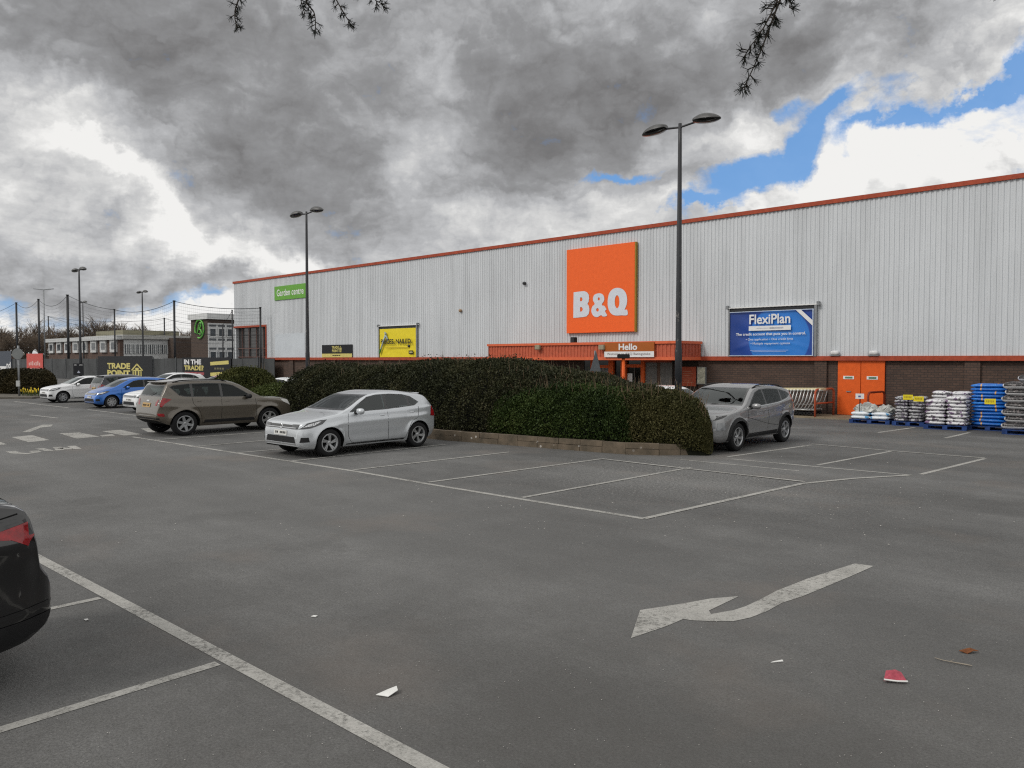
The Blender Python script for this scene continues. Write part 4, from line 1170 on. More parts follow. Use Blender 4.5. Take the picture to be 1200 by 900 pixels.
def flexi_mat():
    m, nt, b = newmat('banner_blue')
    tc = N(nt, 'ShaderNodeTexCoord'); co = tc.outputs['Object']
    sp = N(nt, 'ShaderNodeSeparateXYZ'); L(nt, co, sp.inputs[0])
    dx = math_(nt, 'SUBTRACT', sp.outputs[0], .35); dz = math_(nt, 'MULTIPLY', math_(nt, 'SUBTRACT', sp.outputs[2], .75), 1.0)
    d = math_(nt, 'SQRT', math_(nt, 'ADD', math_(nt, 'MULTIPLY', dx, dx), math_(nt, 'MULTIPLY', dz, dz)))
    r = ramp(nt, math_(nt, 'MULTIPLY', d, .5), [(.0, (.022, .20, .62)), (.66, (.018, .165, .55)), (.68, (.010, .055, .30)), (1., (.008, .04, .22))])
    L(nt, r.outputs[0], b.inputs['Base Color']); b.inputs['Roughness'].default_value = .35
    return m
fb = thing('blue_banner', 'blue FlexiPlan credit banner on the white wall right of the lamp post', 'banner', (-14.08, WV - .06, 2.44))
sheet(3.72, 1.95, 3, .022).build('banner_sheet', flexi_mat(), fb, True).location = (0, -.05, 0)
banner_frame(fb, 1.88, 1.98)
ty = -.135
text_mesh('lettering', 'FlexiPlan', -.93, ty, 1.38, 1.82, .42, M['sign_white'], fb, bold=.02)
b = MB(); b.box(-.95, .92, ty - .002, ty, 1.10, 1.30); b.build('white_strip', M['sign_white'], fb)
b = MB(); b.box(-.6, .2, ty - .005, ty - .003, 1.19, 1.21); b.box(.0, .6, ty - .005, ty - .003, 1.17, 1.22); b.build('small_print', pm('print_grey', (.35, .37, .45), .6), fb)
text_mesh('lettering', 'The credit account that puts you in control.', -1.55, ty, .86, 3.1, .15, M['sign_white'], fb, bold=.02)
text_mesh('lettering', '• One application • One credit limit', -1.08, ty, .65, 2.1, .12, M['sign_white'], fb)
text_mesh('lettering', '• Multiple repayment options', -.86, ty, .47, 1.75, .12, M['sign_white'], fb)
b = MB(); b.box(-.88, .82, ty - .002, ty, .24, .255); b.box(-.78, .72, ty - .002, ty, .185, .20); b.build('small_print', pm('print_pale', (.40, .46, .66), .6), fb)
b = MB(); b.add([(1.12, ty - .01, 1.93), (1.34, ty - .01, 1.93), (1.84, ty - .01, 1.46), (1.84, ty - .01, 1.24)], [(0, 1, 2, 3)]); b.build('corner_ribbon', M['sign_white'], fb)
b = MB(); b.box(-1.86, 1.86, ty - .002, ty + .03, 1.92, 1.95); b.box(1.82, 1.86, ty - .002, ty + .03, 0, 1.92); b.box(-1.86, 1.82, ty - .002, ty + .03, 0, .03); b.build('hem', pm('hem', (.45, .52, .62), .5), fb)

yb = thing('yellow_banner', 'yellow banner reading PRICES, NAILED. in a metal frame on the white wall', 'banner', (-39.2, WV - .06, 2.44))
sheet(3.70, 1.86, 5, .018).build('banner_sheet', M['yellow'], yb, True).location = (0, -.05, 0)
banner_frame(yb, 1.88, 1.90)
text_mesh('lettering', 'PRICES, NAILED.', -1.56, ty - .06, .82, 3.16, .36, M['sign_black'], yb, bold=.03)
b = MB(); b.box(-1.2, 1.2, ty - .002, ty, .60, .635); b.build('small_print', pm('print_olive', (.40, .30, .03), .6), yb)
b = MB(); b.box(1.22, 1.66, ty - .002, ty, .20, .42); b.build('emblem', M['sign_black'], yb)
b = MB(); b.box(1.28, 1.60, ty - .005, ty - .003, .27, .35); b.build('emblem_print', pm('print_pale_yellow', (.5, .45, .2), .6), yb)
cl = pm('claw_grey', (.33, .40, .42), .4, var=.4)
b = MB(); b.tube([(-1.72, ty - .02, .30), (-1.42, ty - .02, .85), (-1.12, ty - .02, 1.42)], [.05, .055, .06], 8); b.tube([(-1.12, ty - .02, 1.42), (-1.06, ty - .03, 1.56), (-1.2, ty - .02, 1.64)], [.07, .07, .03], 8); b.tube([(-1.12, ty - .02, 1.42), (-.98, ty - .02, 1.3), (-.84, ty - .02, 1.02)], [.08, .06, .03], 8)
b.build('hammer_picture', cl, yb, True)
b = MB(); b.tube([(-1.74, ty - .025, .26), (-1.60, ty - .025, .52)], [.055, .058], 8); b.build('hammer_grip_picture', pm('grip_green', (.06, .22, .05), .5), yb)

hs, hw, hh = board('hello_sign', 'brown and white Hello sign on the orange entrance canopy', -21.35, -18.62, 2.40, 3.08, CV - .07, pm('sign_brown', (.36, .10, .02), .5, var=.06), .05)
text_mesh('lettering', 'Hello', -.55, -.056, .325, 1.02, .30, M['sign_white'], hs, bold=.03)
b = MB(); b.box(-hw, hw, -.057, -.052, 0, .26); b.build('strip', M['sign_white'], hs)
text_mesh('lettering', 'Welcome to B&Q Basingstoke', -hw + .15, -.062, .065, 2 * hw - .34, .14, pm('print_brown', (.16, .12, .11), .6), hs)

for x, y, lab in ((631, 407, 'middle of the canopy'), (706, 407, 'left edge of the Hello sign')):
    u, z = V(x, y, CV - .1)
    fl = thing('flood_light', 'small beige floodlight on the orange canopy by the ' + lab, 'floodlight', (u, CV - .07, z))
    b = MB(); b.box(-.16, .16, -.16, -.03, -.12, .12); b.build('housing', pm('beige_lamp', (.30, .26, .18), .6), fl, bevel=.02)
    b = MB(); b.box(-.05, .05, -.03, .06, -.06, .04); b.build('bracket', M['steel_grey'], fl)
for x, lab in ((978.5, 'left'), (1024, 'right')):
    u, z = V(x, 414, WV - .1)
    fl = thing('bulkhead_light', 'white bulkhead lamp on the ledge over the %s orange door' % lab, 'lamp', (u, WV - .06, z - .08))
    blob((0, -.06, .10), .17, .10, .09, 8, 3).build('lens', pm('lamp_glass', (.6, .6, .6), .3), fl, True)
    b = MB(); b.box(-.19, .19, -.13, .03, -.02, .025); b.build('base', M['steel_grey'], fl)
u, z = V(671, 397, CV + .3)
sp_ = thing('black_speaker', 'small black box standing on the canopy roof under the big orange sign', 'speaker', (u, CV + .4, 3.06))
b = MB(); b.box(-.13, .13, -.12, .12, .0, .34); b.build('housing', M['black_plastic'], sp_, bevel=.015)
b = MB(); b.box(-.09, .09, -.126, -.121, .05, .29); b.build('grille_front', M['steel_dark'], sp_)
for x, y in ((614.5, 332), (539.5, 364), (479.5, 405.5)):
    u, z = V(x, y, WV - .1)
    cc = thing('wall_fitting', {614.5: 'tiny dark wall fitting on the white wall left of the big orange sign', 539.5: 'small rusty wall box on the white wall above the hedge', 479.5: 'tiny dark fitting on the white wall beside the yellow banner'}[x], 'wall fitting', (u, WV - .05, z))
    blob((0, -.06, 0), .11, .08, .09, 6).build('housing', pm('fitting_tan', (.3, .2, .12), .6) if x == 539.5 else M['steel_dark'], cc, True)
    b = MB(); b.box(-.03, .03, -.02, .03, -.03, .03); b.build('bracket', M['steel_grey'], cc)

# ------------------------------------------------------------------ lamp posts
def lamp_post(x, y, h, label, group, r0=.115, axis=0., span=1.0):
    t = thing('lamp_post', label, 'street lamp', (x, y, 0), axis, group)
    b = MB(); b.tube([(0, 0, 0), (0, 0, 2.6), (0, 0, 2.7), (0, 0, h * .93), (0, 0, h)], [r0, r0, r0 * .86, r0 * .54, r0 * .5], 12)
    b.build('pole', lampmat, t, True)
    b = MB(); b.box(-.07, .07, -r0 - .012, -r0 + .03, .6, 1.2); b.build('access_door', lampmat, t)
    b = MB(); b.tube([(-span * .62, 0, h - .06), (0, 0, h - .12), (span * .62, 0, h - .06)], .035, 8); b.build('arm', lampmat, t, True)
    for s in (-1, 1):
        n = 12; vs = []; fs = []
        # half shell luminaire: domed top, flat lens below, pointed tip
        for i in range(n + 1):
            q = i / n; w = .255 * math.sin(math.pi * min(1, .12 + q * .86)) ** .55; top = .20 * math.sin(math.pi * (.12 + .86 * q)) ** .7
            xx = span * .52 + .9 * q
            for k in range(9):
                an = math.pi * k / 8
                vs.append((s * xx, w * math.cos(an), h - .03 - .07 * q + top * math.sin(an)))
        for i in range(n):
            for k in range(8):
                a = i * 9 + k; fs.append((a, a + 1, a + 10, a + 9))
        fs.append(tuple(range(9))); fs.append(tuple(n * 9 + k for k in range(9)))
        b = MB(); b.add(vs, fs); hd = b.build('lamp_head', headmat, t, True)
        vs2 = []; 
        for i in range(n + 1):
            q = i / n; w = .245 * math.sin(math.pi * min(1, .12 + q * .86)) ** .55; xx = span * .52 + .9 * q
            for k in range(7):
                an = math.pi * k / 6
                vs2.append((s * xx, w * math.cos(an), h - .033 - .07 * q - .12 * math.sin(an) * math.sin(math.pi * (.1 + .85 * q)) ** .6))
        b = MB(); b.add(vs2, [(i * 7 + k, i * 7 + k + 1, i * 7 + k + 8, i * 7 + k + 7) for i in range(n) for k in range(6)]); b.build('lens', M['black_gloss'], hd, True)
    return t
def pole_mat():
    m, nt, b = newmat('pole_paint')
    tc = N(nt, 'ShaderNodeTexCoord'); co = tc.outputs['Object']
    mp = N(nt, 'ShaderNodeMapping'); mp.inputs['Scale'].default_value = (1, 1, .6); L(nt, co, mp.inputs[0])
    n = noise(nt, mp.outputs[0], 7, 6, .7)
    sp = N(nt, 'ShaderNodeSeparateXYZ'); L(nt, co, sp.inputs[0])
    hi = ramp(nt, math_(nt, 'MULTIPLY', sp.outputs[2], .1), [(.45, 0.), (.62, 1.)])
    a = ramp(nt, n.outputs['Fac'], [(.57, (.013, .015, .019)), (.66, (.17, .16, .15))])
    L(nt, mixc(nt, hi.outputs[0], a.outputs[0], (.026, .027, .031)), b.inputs['Base Color']); b.inputs['Roughness'].default_value = .5
    return m
lampmat = pole_mat(); headmat = pm('lamp_head', (.075, .075, .075), .5, var=.25, metal=.2)
lamp_post(*G(794.5, 503), 9.95, 'tall twin-headed black lamp post right of the big orange sign, nearest of the lamp posts', 'lamp posts')
lamp_post(*G(361, 474), 9.75, 'twin-headed black lamp post in front of the green garden sign', 'lamp posts', .105)
lamp_post(*G(95, 453), 9.85, 'tall dark lamp post above the white cars, left of the black trade banner', 'lamp posts', .12)
lamp_post(*AT(168, 92), HZ(342, 92), 'lamp post beyond the fence between the two black trade banners', 'lamp posts', .13)
lamp_post(*AT(98.5, 112), HZ(354, 112), 'far lamp post just right of the tall dark post, its heads lower', 'lamp posts', .11)
p = AT(53, 110)
t = thing('lamp_post', 'slim pale T-shaped lamp post far behind the net posts', 'street lamp', (p[0], p[1], 0), .74, 'lamp posts')
hT = HZ(340, 110)
b = MB(); b.tube([(0, 0, 0), (0, 0, hT)], [.11, .07], 8); b.build('pole', M['steel_grey'], t, True)
for s in (-1, 1):
    b = MB(); b.add([(0, -.05, hT - .05), (s * 1.4, -.12, hT + .10), (s * 1.4, .12, hT + .10), (0, .05, hT - .05), (0, -.05, hT + .06), (s * 1.4, -.12, hT + .19), (s * 1.4, .12, hT + .19), (0, .05, hT + .06)], [(0, 1, 2, 3), (4, 7, 6, 5), (0, 4, 5, 1), (2, 6, 7, 3), (1, 5, 6, 2), (0, 3, 7, 4)]); b.build('lamp_head', M['steel_grey'], t)

# ------------------------------------------------------------------ fence, banners and ball netting
FV = 31.4
fn = thing('hoarding_fence', 'long dark grey panel fence behind the far parked cars', 'fence', (-90, FV, 0))
b = MB()
u = -134.
while u < -55.9:
    b.box(u - -90 + .02, u + 90 + 2.42, .0, .05, .05, 2.36 + R.uniform(-.02, .02)); u += 2.44
b.build('fence_panel', pm('hoarding_grey', (.055, .058, .06), .6, var=.3, scale=.5), fn)
u = -134.
while u < -55.9:
    b = MB(); b.box(u + 90 - .05, u + 90 + .05, -.06, -.002, 0, 2.5); b.build('fence_post', pm('post_grey', (.075, .08, .085), .5, var=.3), fn); u += 4.88

def fence_banner(name, label, x0, x1, y0, y1, mat):
    u0, z1 = V(x0, y0, FV - .1); u1, _ = V(x1, y0, FV - .1); _, z0 = V(x0, y1, FV - .1)
    t = thing(name, label, 'banner', ((u0 + u1) / 2, FV - .075, z0)); w = u1 - u0
    b = MB(); b.box(-w / 2, w / 2, -.025, 0, 0, z1 - z0); b.build('banner_sheet', mat, t)
    return t, w, z1 - z0
t, w, h = fence_banner('trade_banner', 'black banner reading TRADE POINT with a yellow house emblem on the fence', 114.5, 178.5, 417.5, 443, M['sign_black'])
xa = lambda f: -w / 2 + f * w
text_mesh('lettering', 'TRADE', xa(.19), -.03, h * .44, w * .43, h * .26, M['pale_yellow'], t, bold=.045)
text_mesh('lettering', 'POINT', xa(.19), -.03, h * .13, w * .43, h * .26, M['pale_yellow'], t, bold=.045)
house_icon(t, xa(.645), -.03, h * .12, w * .19, h * .58, M['pale_yellow'])
t, w, h = fence_banner('trade_question_banner', 'black banner reading IN THE TRADE? with slanted yellow bars on the fence', 213.5, 270.5, 419, 441, M['sign_black'])
xa = lambda f: -w / 2 + f * w
text_mesh('lettering', 'IN THE', xa(.04), -.03, h * .64, w * .37, h * .26, M['sign_white'], t, bold=.04)
text_mesh('lettering', 'TRADE?', xa(.04), -.03, h * .33, w * .42, h * .26, M['pale_yellow'], t, bold=.04)
b = MB(); b.box(xa(.05), xa(.47), -.031, -.028, h * .10, h * .24); b.build('red_bar', pm('bar_red', (.30, .07, .08), .6, var=.3, scale=3), t)
b = MB()
for z in (.60, .06):
    b.add([(xa(.60), -.03, h * z), (xa(.96), -.03, h * (z + .07)), (xa(.955), -.03, h * (z + .25)), (xa(.595), -.03, h * (z + .17))], [(0, 1, 2, 3)])
b.build('yellow_bar', M['pale_yellow'], t)
b = MB()
for k in range(4): b.box(xa(.68 + .05 * k), xa(.715 + .05 * k), -.03, -.028, h * .40, h * .49)
b.build('small_print', pm('print_olive2', (.16, .15, .08), .6), t)
t, w, h = fence_banner('red_board', 'red board with pale lettering on the fence behind the round road sign', 31, 50, 414.5, 433, pm('board_red', (.52, .075, .06), .5, var=.08))
b = MB()
for k in range(7): b.box(-w * .36 + k * w * .105, -w * .36 + k * w * .105 + w * .07, -.03, -.026, h * (.26 + .02 * (k % 2)), h * (.44 + .05 * (k % 3)))
for k in range(6): b.box(-w * .3 + k * w * .12, -w * .3 + k * w * .12 + w * .09, -.03, -.026, h * .04, h * .11)
b.build('lettering', pm('print_rose', (.62, .36, .33), .6), t)
t, w, h = fence_banner('blue_grey_banner', 'dark blue grey banner with white lettering at the left edge of the picture', -14, 13, 412, 433, pm('banner_slate', (.06, .07, .09), .6))
text_mesh('lettering', 'nd', w * .30, -.03, h * .10, w * .17, h * .34, M['sign_white'], t, bold=.03)
b = MB(); b.box(-w * .48, w * .28, -.03, -.026, h * .02, h * .2); b.build('white_strip', M['sign_white'], t)

# netting: posts, cables and fine cord mesh
def net_post(x, ytop, v, label, rad=.10):
    u, z = V(x, ytop, v)
    t = thing('net_post', label, 'post', (u, v, 0), 0, 'tall posts of the ball netting')
    b = MB(); b.tube([(0, 0, 0), (0, 0, z)], rad, 8); b.build('pole', M['steel_dark'], t, True)
    b = MB(); b.tube([(0, 0, z), (0, 0, z + .08)], rad * 1.25, 8); b.build('cap', M['black_plastic'], t)
    return Vector((u, v, z))
A = [net_post(19, 355, 33, 'tall net post left of the round road sign', .13), net_post(45, 351, 33, 'tall net post over the red board', .13), net_post(79, 346, 33, 'thickest net post, left of the tall dark lamp post', .15),
     net_post(134, 363, 34, 'net post above the left part of the TRADE POINT banner', .09), net_post(204, 353, 33, 'net post left of the brick tower', .11), net_post(305, 361, 31.2, 'net post in front of the dark garden centre bay', .075)]
B = [net_post(56.5, 371, 52, 'far net post behind the T-shaped lamp', .11), net_post(166.5, 376, 50, 'far net post close to the lamp beyond the fence', .1), net_post(192.5, 373, 48, 'far net post between the lamp and the brick tower', .1),
     net_post(261, 381, 40, 'far net post in front of the white windows of the tower', .07), net_post(272, 364, 40, 'far net post at the corner of the store wall', .07)]
netm = pm('net_cord', (.018, .02, .024), .8)
def sag(p, q, s, n=12):
    return [p.lerp(q, i / n) - Vector((0, 0, s * 4 * (i / n) * (1 - i / n))) for i in range(n + 1)]
def net(name, label, tops, drop, sags, pitch=.5, cw=.0065):
    t = thing(name, label, 'net', (tops[0].x, tops[0].y, 0)); off = Vector((tops[0].x, tops[0].y, 0))
    cb = MB(); mb = MB()
    for p, q, s in zip(tops[:-1], tops[1:], sags):
        top = [v - off for v in sag(p, q, s)]; zb = [Vector((v.x, v.y, max(2.5, v.z - drop))) for v in top]
        cb.tube(top, .026, 4, False)
        mid = [a.lerp(c, .55) for a, c in zip(top, zb)]; cb.tube(mid, .014, 4, False)
        ln = (q - p).length; nx = max(4, int(ln / pitch))
        for i in range(nx + 1):
            f = i / nx * 12; k = min(int(f), 11); a = top[k].lerp(top[k + 1], f - k); c = zb[k].lerp(zb[k + 1], f - k)
            d = Vector((q - p)).normalized() * cw
            mb.quad(a - d, a + d, c + d, c - d)
        nz = max(3, int(drop / pitch))
        for j in range(1, nz):
            for k in range(12):
                a = top[k].lerp(zb[k], j / nz); c = top[k + 1].lerp(zb[k + 1], j / nz); e = Vector((0, 0, cw))
                mb.quad(a - e, c - e, c + e, a + e)
    cb.build('cable', netm, t); mb.build('mesh_cords', netm, t)
e0 = Vector((-150, 33, 9.0))
net('ball_net', 'sagging dark ball net hung between the tall posts above the fence', [e0] + A, 7.6, [.5, .9, 1.1, .3, .6, .3])
net('ball_net', 'farther ball net hung low between the thinner posts', [Vector((-150, 55, 7.6))] + B, 5.2, [.4, .5, .1, .3, .1], .7, .0065)

# ------------------------------------------------------------------ buildings beyond
M['render_white'] = pm('render_white', (.56, .57, .57), .6, var=.1, scale=1.5)
M['win_dark'] = pm('win_dark', (.05, .06, .07), .15, var=.4, scale=1.)
M['win_pale'] = pm('win_pale', (.20, .22, .23), .15, var=.4, scale=.8)
M['slate'] = pm('slate', (.10, .11, .12), .6)
def rel(b, o): b.v = [(x - o[0], y - o[1], z) for x, y, z in b.v]; return b

# tower: brick face towards -v, white windowed face towards +u
d0 = 100.
cu_, cv_ = AT(244, d0); ul = V(224, 400, cv_)[0]; vr = U(284, 400, cu_)[0]; zt = HZ(374, d0)
tw = thing('tower_block', 'three-storey block with brown brick end wall carrying a green emblem', 'building', (cu_, cv_, 0)); o = (cu_, cv_)
b = MB(); b.box(ul, cu_ - .02, cv_, vr, 0, zt); rel(b, o).build('brick_wall', pm('tower_brick', (.085, .062, .05), .8, var=.12, scale=2), tw)
b = MB(); b.box(cu_ - .01, cu_ + .12, cv_ + .02, vr, 0, zt - .5); rel(b, o).build('white_wall', M['render_white'], tw)
b = MB(); b.box(ul - .3, cu_ + .5, cv_ - .3, vr + .3, zt, zt + .75); rel(b, o).build('roof', M['render_white'], tw)
nw = 4; span_ = (vr - cv_) / nw
for z0 in (zt - 2.3, zt - 5.3):
    for k in range(nw):
        a = cv_ + (k + .12) * span_; c = cv_ + (k + .9) * span_
        for zz0, zz1, nm, mt in ((z0, z0 + 1.15, 'window', M['win_dark']),):
            b = MB(); b.box(cu_ + .125, cu_ + .17, a, c, zz0, zz1); wn = rel(b, o).build(nm, mt, tw)
            b = MB()
            for q in (a, c - .1): b.box(cu_ + .172, cu_ + .20, q, q + .1, zz0, zz1)
            b.box(cu_ + .172, cu_ + .2, a + .1, c - .1, zz0, zz0 + .1); b.box(cu_ + .172, cu_ + .2, a + .1, c - .1, zz1 - .1, zz1)
            rel(b, o).build('frame', M['render_white'], wn)
        b = MB(); b.box(cu_ + .125, cu_ + .16, a, c, z0 + 1.35, z0 + 1.6); b.box(cu_ + .125, cu_ + .16, a, c, z0 - .45, z0 - .2); rel(b, o).build('spandrel', M['slate'], tw)
b = MB(); b.box(cu_ + .125, cu_ + .15, cv_ + .3, vr, 2.4, 3.3); rel(b, o).build('lower_panel', pm('panel_pale', (.30, .32, .33), .6), tw)
# green emblem: open ring with a looping stroke
em = MB(); gx0, gz0 = V(233.8, 385.5, cv_ - .1); rx = (V(239, 385, cv_)[0] - V(229, 385, cv_)[0]) / 2; rz = (HZ(375.5, d0) - HZ(397, d0)) / 2
k3 = lambda a, c: (gx0 + a * rx, cv_ - .12, gz0 + c * rz)
em.tube([k3(math.cos(t_) , math.sin(t_)) for t_ in np.linspace(-1.9, 3.6, 26)], .11, 6)
em.tube([k3(x, y) for x, y in catmull([(-.55, -.55), (-.2, .1), (.1, .62), (.38, .62), (.3, .25), (-.05, -.02), (.3, -.1), (.5, -.45), (.2, -.62), (-.1, -.5)], 4, False)], .10, 6)
rel(em, o).build('emblem', pm('emblem_green', (.16, .50, .10), .5), tw)

# long white two-storey wing running back, brick low wing on its left
p0 = AT(146, 104); ua, va = p0; vb = U(221, 400, ua)[0]; zr = HZ(397, 104)
lw = thing('school_wing', 'long low white wing with a row of windows beyond the fence', 'building', (ua, va, 0)); o = (ua, va)
b = MB(); b.box(ua - 14, ua, va, vb, 0, zr); rel(b, o).build('wall', M['render_white'], lw)
b = MB(); b.box(ua - 14, ua + .4, va - .3, vb, zr, zr + .55); rel(b, o).build('roof', pm('roof_pale', (.42, .42, .40), .7), lw)
b = MB(); b.box(ua - 13, ua - 3, va + 1, vb, zr + .55, zr + 1.3); rel(b, o).build('roof_ridge', pm('roof_moss', (.22, .21, .15), .8), lw)
nw = 16; s_ = (vb - va) / nw
for k in range(nw):
    a = va + (k + .15) * s_; c = va + (k + .85) * s_
    b = MB(); b.box(ua + .003, ua + .08, a, c, zr - 2.0, zr - .75); wn = rel(b, o).build('window', M['win_pale'] if k % 3 else M['win_dark'], lw)
    b = MB(); b.box(ua + .082, ua + .11, (a + c) / 2 - .08, (a + c) / 2 + .08, zr - 2.0, zr - .75); rel(b, o).build('frame', M['render_white'], wn)
b = MB(); b.box(ua + .003, ua + .05, va, vb, zr - 2.9, zr - 2.75); rel(b, o).build('band', M['slate'], lw)
b = MB(); b.box(ua + .02, ua + 2.2, vb - 3, vb, 0, zr + .2); rel(b, o).build('brick_end', pm('tower_brick', (.085, .062, .05), .8), lw)

p1 = AT(145, 103); ub, vb1 = p1; u0 = V(57, 400, vb1)[0]; zr = HZ(396, 103)
bw = thing('brick_wing', 'low brown brick building with white window bays beyond the fence', 'building', (ub, vb1, 0)); o = (ub, vb1)
b = MB(); b.box(u0, ub - 1.2, vb1, vb1 + 9, 0, zr - .2); rel(b, o).build('wall', M['brick_red'], bw)
b = MB(); b.box(u0 - .4, ub - .9, vb1 - .5, vb1 + 9, zr - .2, zr + .35); rel(b, o).build('roof', pm('fascia_pale', (.50, .51, .51), .6), bw)
n = 8; s_ = (ub - 1.2 - u0) / n
for k in range(n):
    a = u0 + (k + .2) * s_; c = u0 + (k + .78) * s_
    b = MB(); b.box(a, c, vb1 - .25, vb1 - .003, zr - 1.9, zr - .2); wn = rel(b, o).build('window', M['render_white'], bw)
    b = MB(); b.box(a + .25 * (c - a), c - .12 * (c - a), vb1 - .28, vb1 - .252, zr - 1.5, zr - .55); rel(b, o).build('pane', M['win_dark'], wn)
    b = MB(); b.box(a, c, vb1 - .2, vb1 - .003, zr - 3.8, zr - 2.9); rel(b, o).build('lower_window', pm('win_grey', (.2, .2, .2), .3), bw)
p2 = AT(6, 140)
sh_ = thing('outbuilding', 'low pale roof of an outbuilding at the far left beyond the fence', 'building', (p2[0], p2[1], 0), .2)
b = MB(); b.add([(-14, -4, 3.3), (9, -4, 2.9), (9, 5, 2.9), (-14, 5, 3.3), (-14, 0, 4.4), (9, 0, 3.2)], [(0, 1, 5, 4), (2, 3, 4, 5), (0, 4, 3), (1, 2, 5)]); b.build('roof', pm('roof_tan', (.25, .23, .2), .8), sh_)
b = MB(); b.box(-13.8, 8.8, -3.8, 4.8, 0, 3.0); b.build('wall', M['brick_red'], sh_)

# ------------------------------------------------------------------ bare trees beyond
def bare_tree(seed, h, spread, ntw):
    rr = random.Random(seed); tm = MB(); cm = MB()
    def grow(p, d, ln, rad, depth):
        q = p + d * ln; mid = (p + q) / 2 + Vector((rr.uniform(-1, 1), rr.uniform(-1, 1), 0)) * ln * .06
        (tm if depth < 2 else cm).tube([p, mid, q], [rad, rad * .85, rad * .65], 5 if depth < 2 else 3, False)
        if depth == 4: return
        for _ in range(rr.choice((4, 5, 5)) if depth else 7):
            ax = Vector((rr.uniform(-1, 1), rr.uniform(-1, 1), rr.uniform(-.1, .5))); nd = (d * 1.0 + ax * spread).normalized()
            grow(p.lerp(q, rr.uniform(.45, 1)), nd, ln * rr.uniform(.55, .8), max(rad * .55, .018), depth + 1)
    grow(Vector((0, 0, 0)), Vector((rr.uniform(-.05, .05), rr.uniform(-.05, .05), 1)), h * .36, h * .022, 0)
    return tm, cm
tree_meshes = [bare_tree(11 + i, 11., .75, 0) for i in range(3)]
bark = pm('bark', (.075, .062, .05), .9, var=.3); twigm = pm('twig_bark', (.13, .10, .075), .9, var=.35, scale=.4)
protos = []
TR = [(4, 150, 10.5), (15, 140, 9), (26, 138, 10), (36, 152, 12), (47, 140, 9.5), (58, 150, 11), (68, 142, 9.5), (77, 155, 11.5), (-8, 140, 11), (-20, 150, 12), (101, 160, 10.5), (110, 165, 13), (119, 160, 13), (128, 168, 13.5), (139, 170, 12.5), (148, 165, 12), (157, 172, 13), (166, 170, 12), (176, 175, 11.5), (186, 178, 11), (216, 170, 11), (222, 165, 10.5), (10, 125, 8), (30, 128, 8.5), (52, 126, 8)]
for i, (x, dep, hgt) in enumerate(TR):
    k = i % 3; p = AT(x, dep)
    wher = ('at the far left beyond the fence' if x < 30 else 'behind the red board and net posts' if x < 60 else 'behind the brick building' if x < 150 else 'above the white wing' if x < 200 else 'just left of the brick tower')
    t = thing('bare_tree', 'bare winter tree ' + wher, 'tree', (p[0], p[1], 0), R.uniform(0, 6), 'bare trees ' + wher)
    s = hgt / 11.; t.scale = (s * R.uniform(.9, 1.25), s * R.uniform(.9, 1.25), s * .95)
    if i < 3:
        tr = tree_meshes[k][0].build('trunk', bark, t); cr = tree_meshes[k][1].build('crown', twigm, t); protos.append((tr, cr))
    else:
        for q in protos[k]:
            c = q.copy(); link(c, t)

# ------------------------------------------------------------------ hedges and shrubs
DG = [(.012, .013, .008), (.025, .029, .014), (.044, .045, .021), (.075, .064, .033)]
hedge('tall_hedge', 'long tall dark green hedge on the kerbed island behind the silver hatchback', 'hedge',
      [(-26.35, 17.2, 1.7, 1.5), (-25.6, 17.2, 2.1, 1.95), (-24.4, 17.2, 2.1, 2.06), (-23.2, 17.2, 2.0, 1.92), (-22., 17.2, 2.1, 1.98), (-20.2, 17.2, 2.1, 2.12), (-18., 17.2, 2.1, 2.24), (-16., 17.25, 2.0, 2.25), (-14.6, 17.3, 1.9, 2.12), (-13.4, 17.4, 1.8, 1.90), (-12.2, 17.5, 1.8, 1.72), (-11.2, 17.5, 1.6, 1.58), (-10.2, 17.4, 1.2, 1.4)], 230000, .055, DG, twigs=160, rough_amp=.08)
hedge('green_shrub', 'brighter green clipped shrub growing at the front right of the tall hedge', 'shrub',
      [(-15.6, 16.35, .8, 1.0), (-14.6, 16.35, 1.0, 1.40), (-13.4, 16.45, 1.15, 1.60), (-12.2, 16.6, 1.2, 1.58), (-11.0, 16.75, 1.15, 1.50), (-10.2, 16.8, .9, 1.3)], 95000, .050, [(.010, .016, .007), (.024, .040, .011), (.045, .068, .017), (.08, .095, .03)], twigs=110, rough_amp=.09, squareness=3.)
hedge('olive_shrub', 'olive brown clipped end of the hedge beside the grey crossover', 'shrub',
      [(-12.0, 16.7, .8, 1.3), (-11.2, 16.7, .92, 1.50), (-10.4, 16.75, .84, 1.46), (-9.85, 16.72, .66, 1.42), (-9.3, 16.72, .46, 1.30), (-8.84, 16.74, .36, 1.08)], 80000, .046, [(.020, .022, .009), (.043, .044, .016), (.072, .067, .026), (.115, .10, .045)], twigs=60, rough_amp=.09, squareness=3.4, endr=.45)
u_, z_ = V(292, 450, 16.6)
hedge('round_bush', 'rounded yellow green bush behind the bonnet of the brown SUV', 'bush',
      [(u_ - 1.9, 16.3, .9, 1.0), (u_ - 1.2, 16.4, 1.3, 1.72), (u_ - .2, 16.6, 1.4, 1.88), (u_ + .6, 16.6, 1.3, 1.7), (u_ + 1.2, 16.6, .9, 1.2)], 50000, .07, [(.018, .022, .009), (.045, .052, .016), (.085, .09, .028), (.14, .13, .04)], twigs=20)
u2_, _ = V(338, 455, 16.6)
hedge('low_hedge', 'low light green hedge between the rounded bush and the tall hedge', 'hedge',
      [(u2_ - 2.6, 16.6, 1.0, 1.0), (u2_ - 1., 16.6, 1.2, 1.28), (u2_ + .6, 16.6, 1.2, 1.22), (u2_ + 2.2, 16.7, 1.1, 1.25)], 42000, .065, [(.020, .028, .010), (.045, .060, .016), (.075, .095, .026), (.11, .13, .04)])
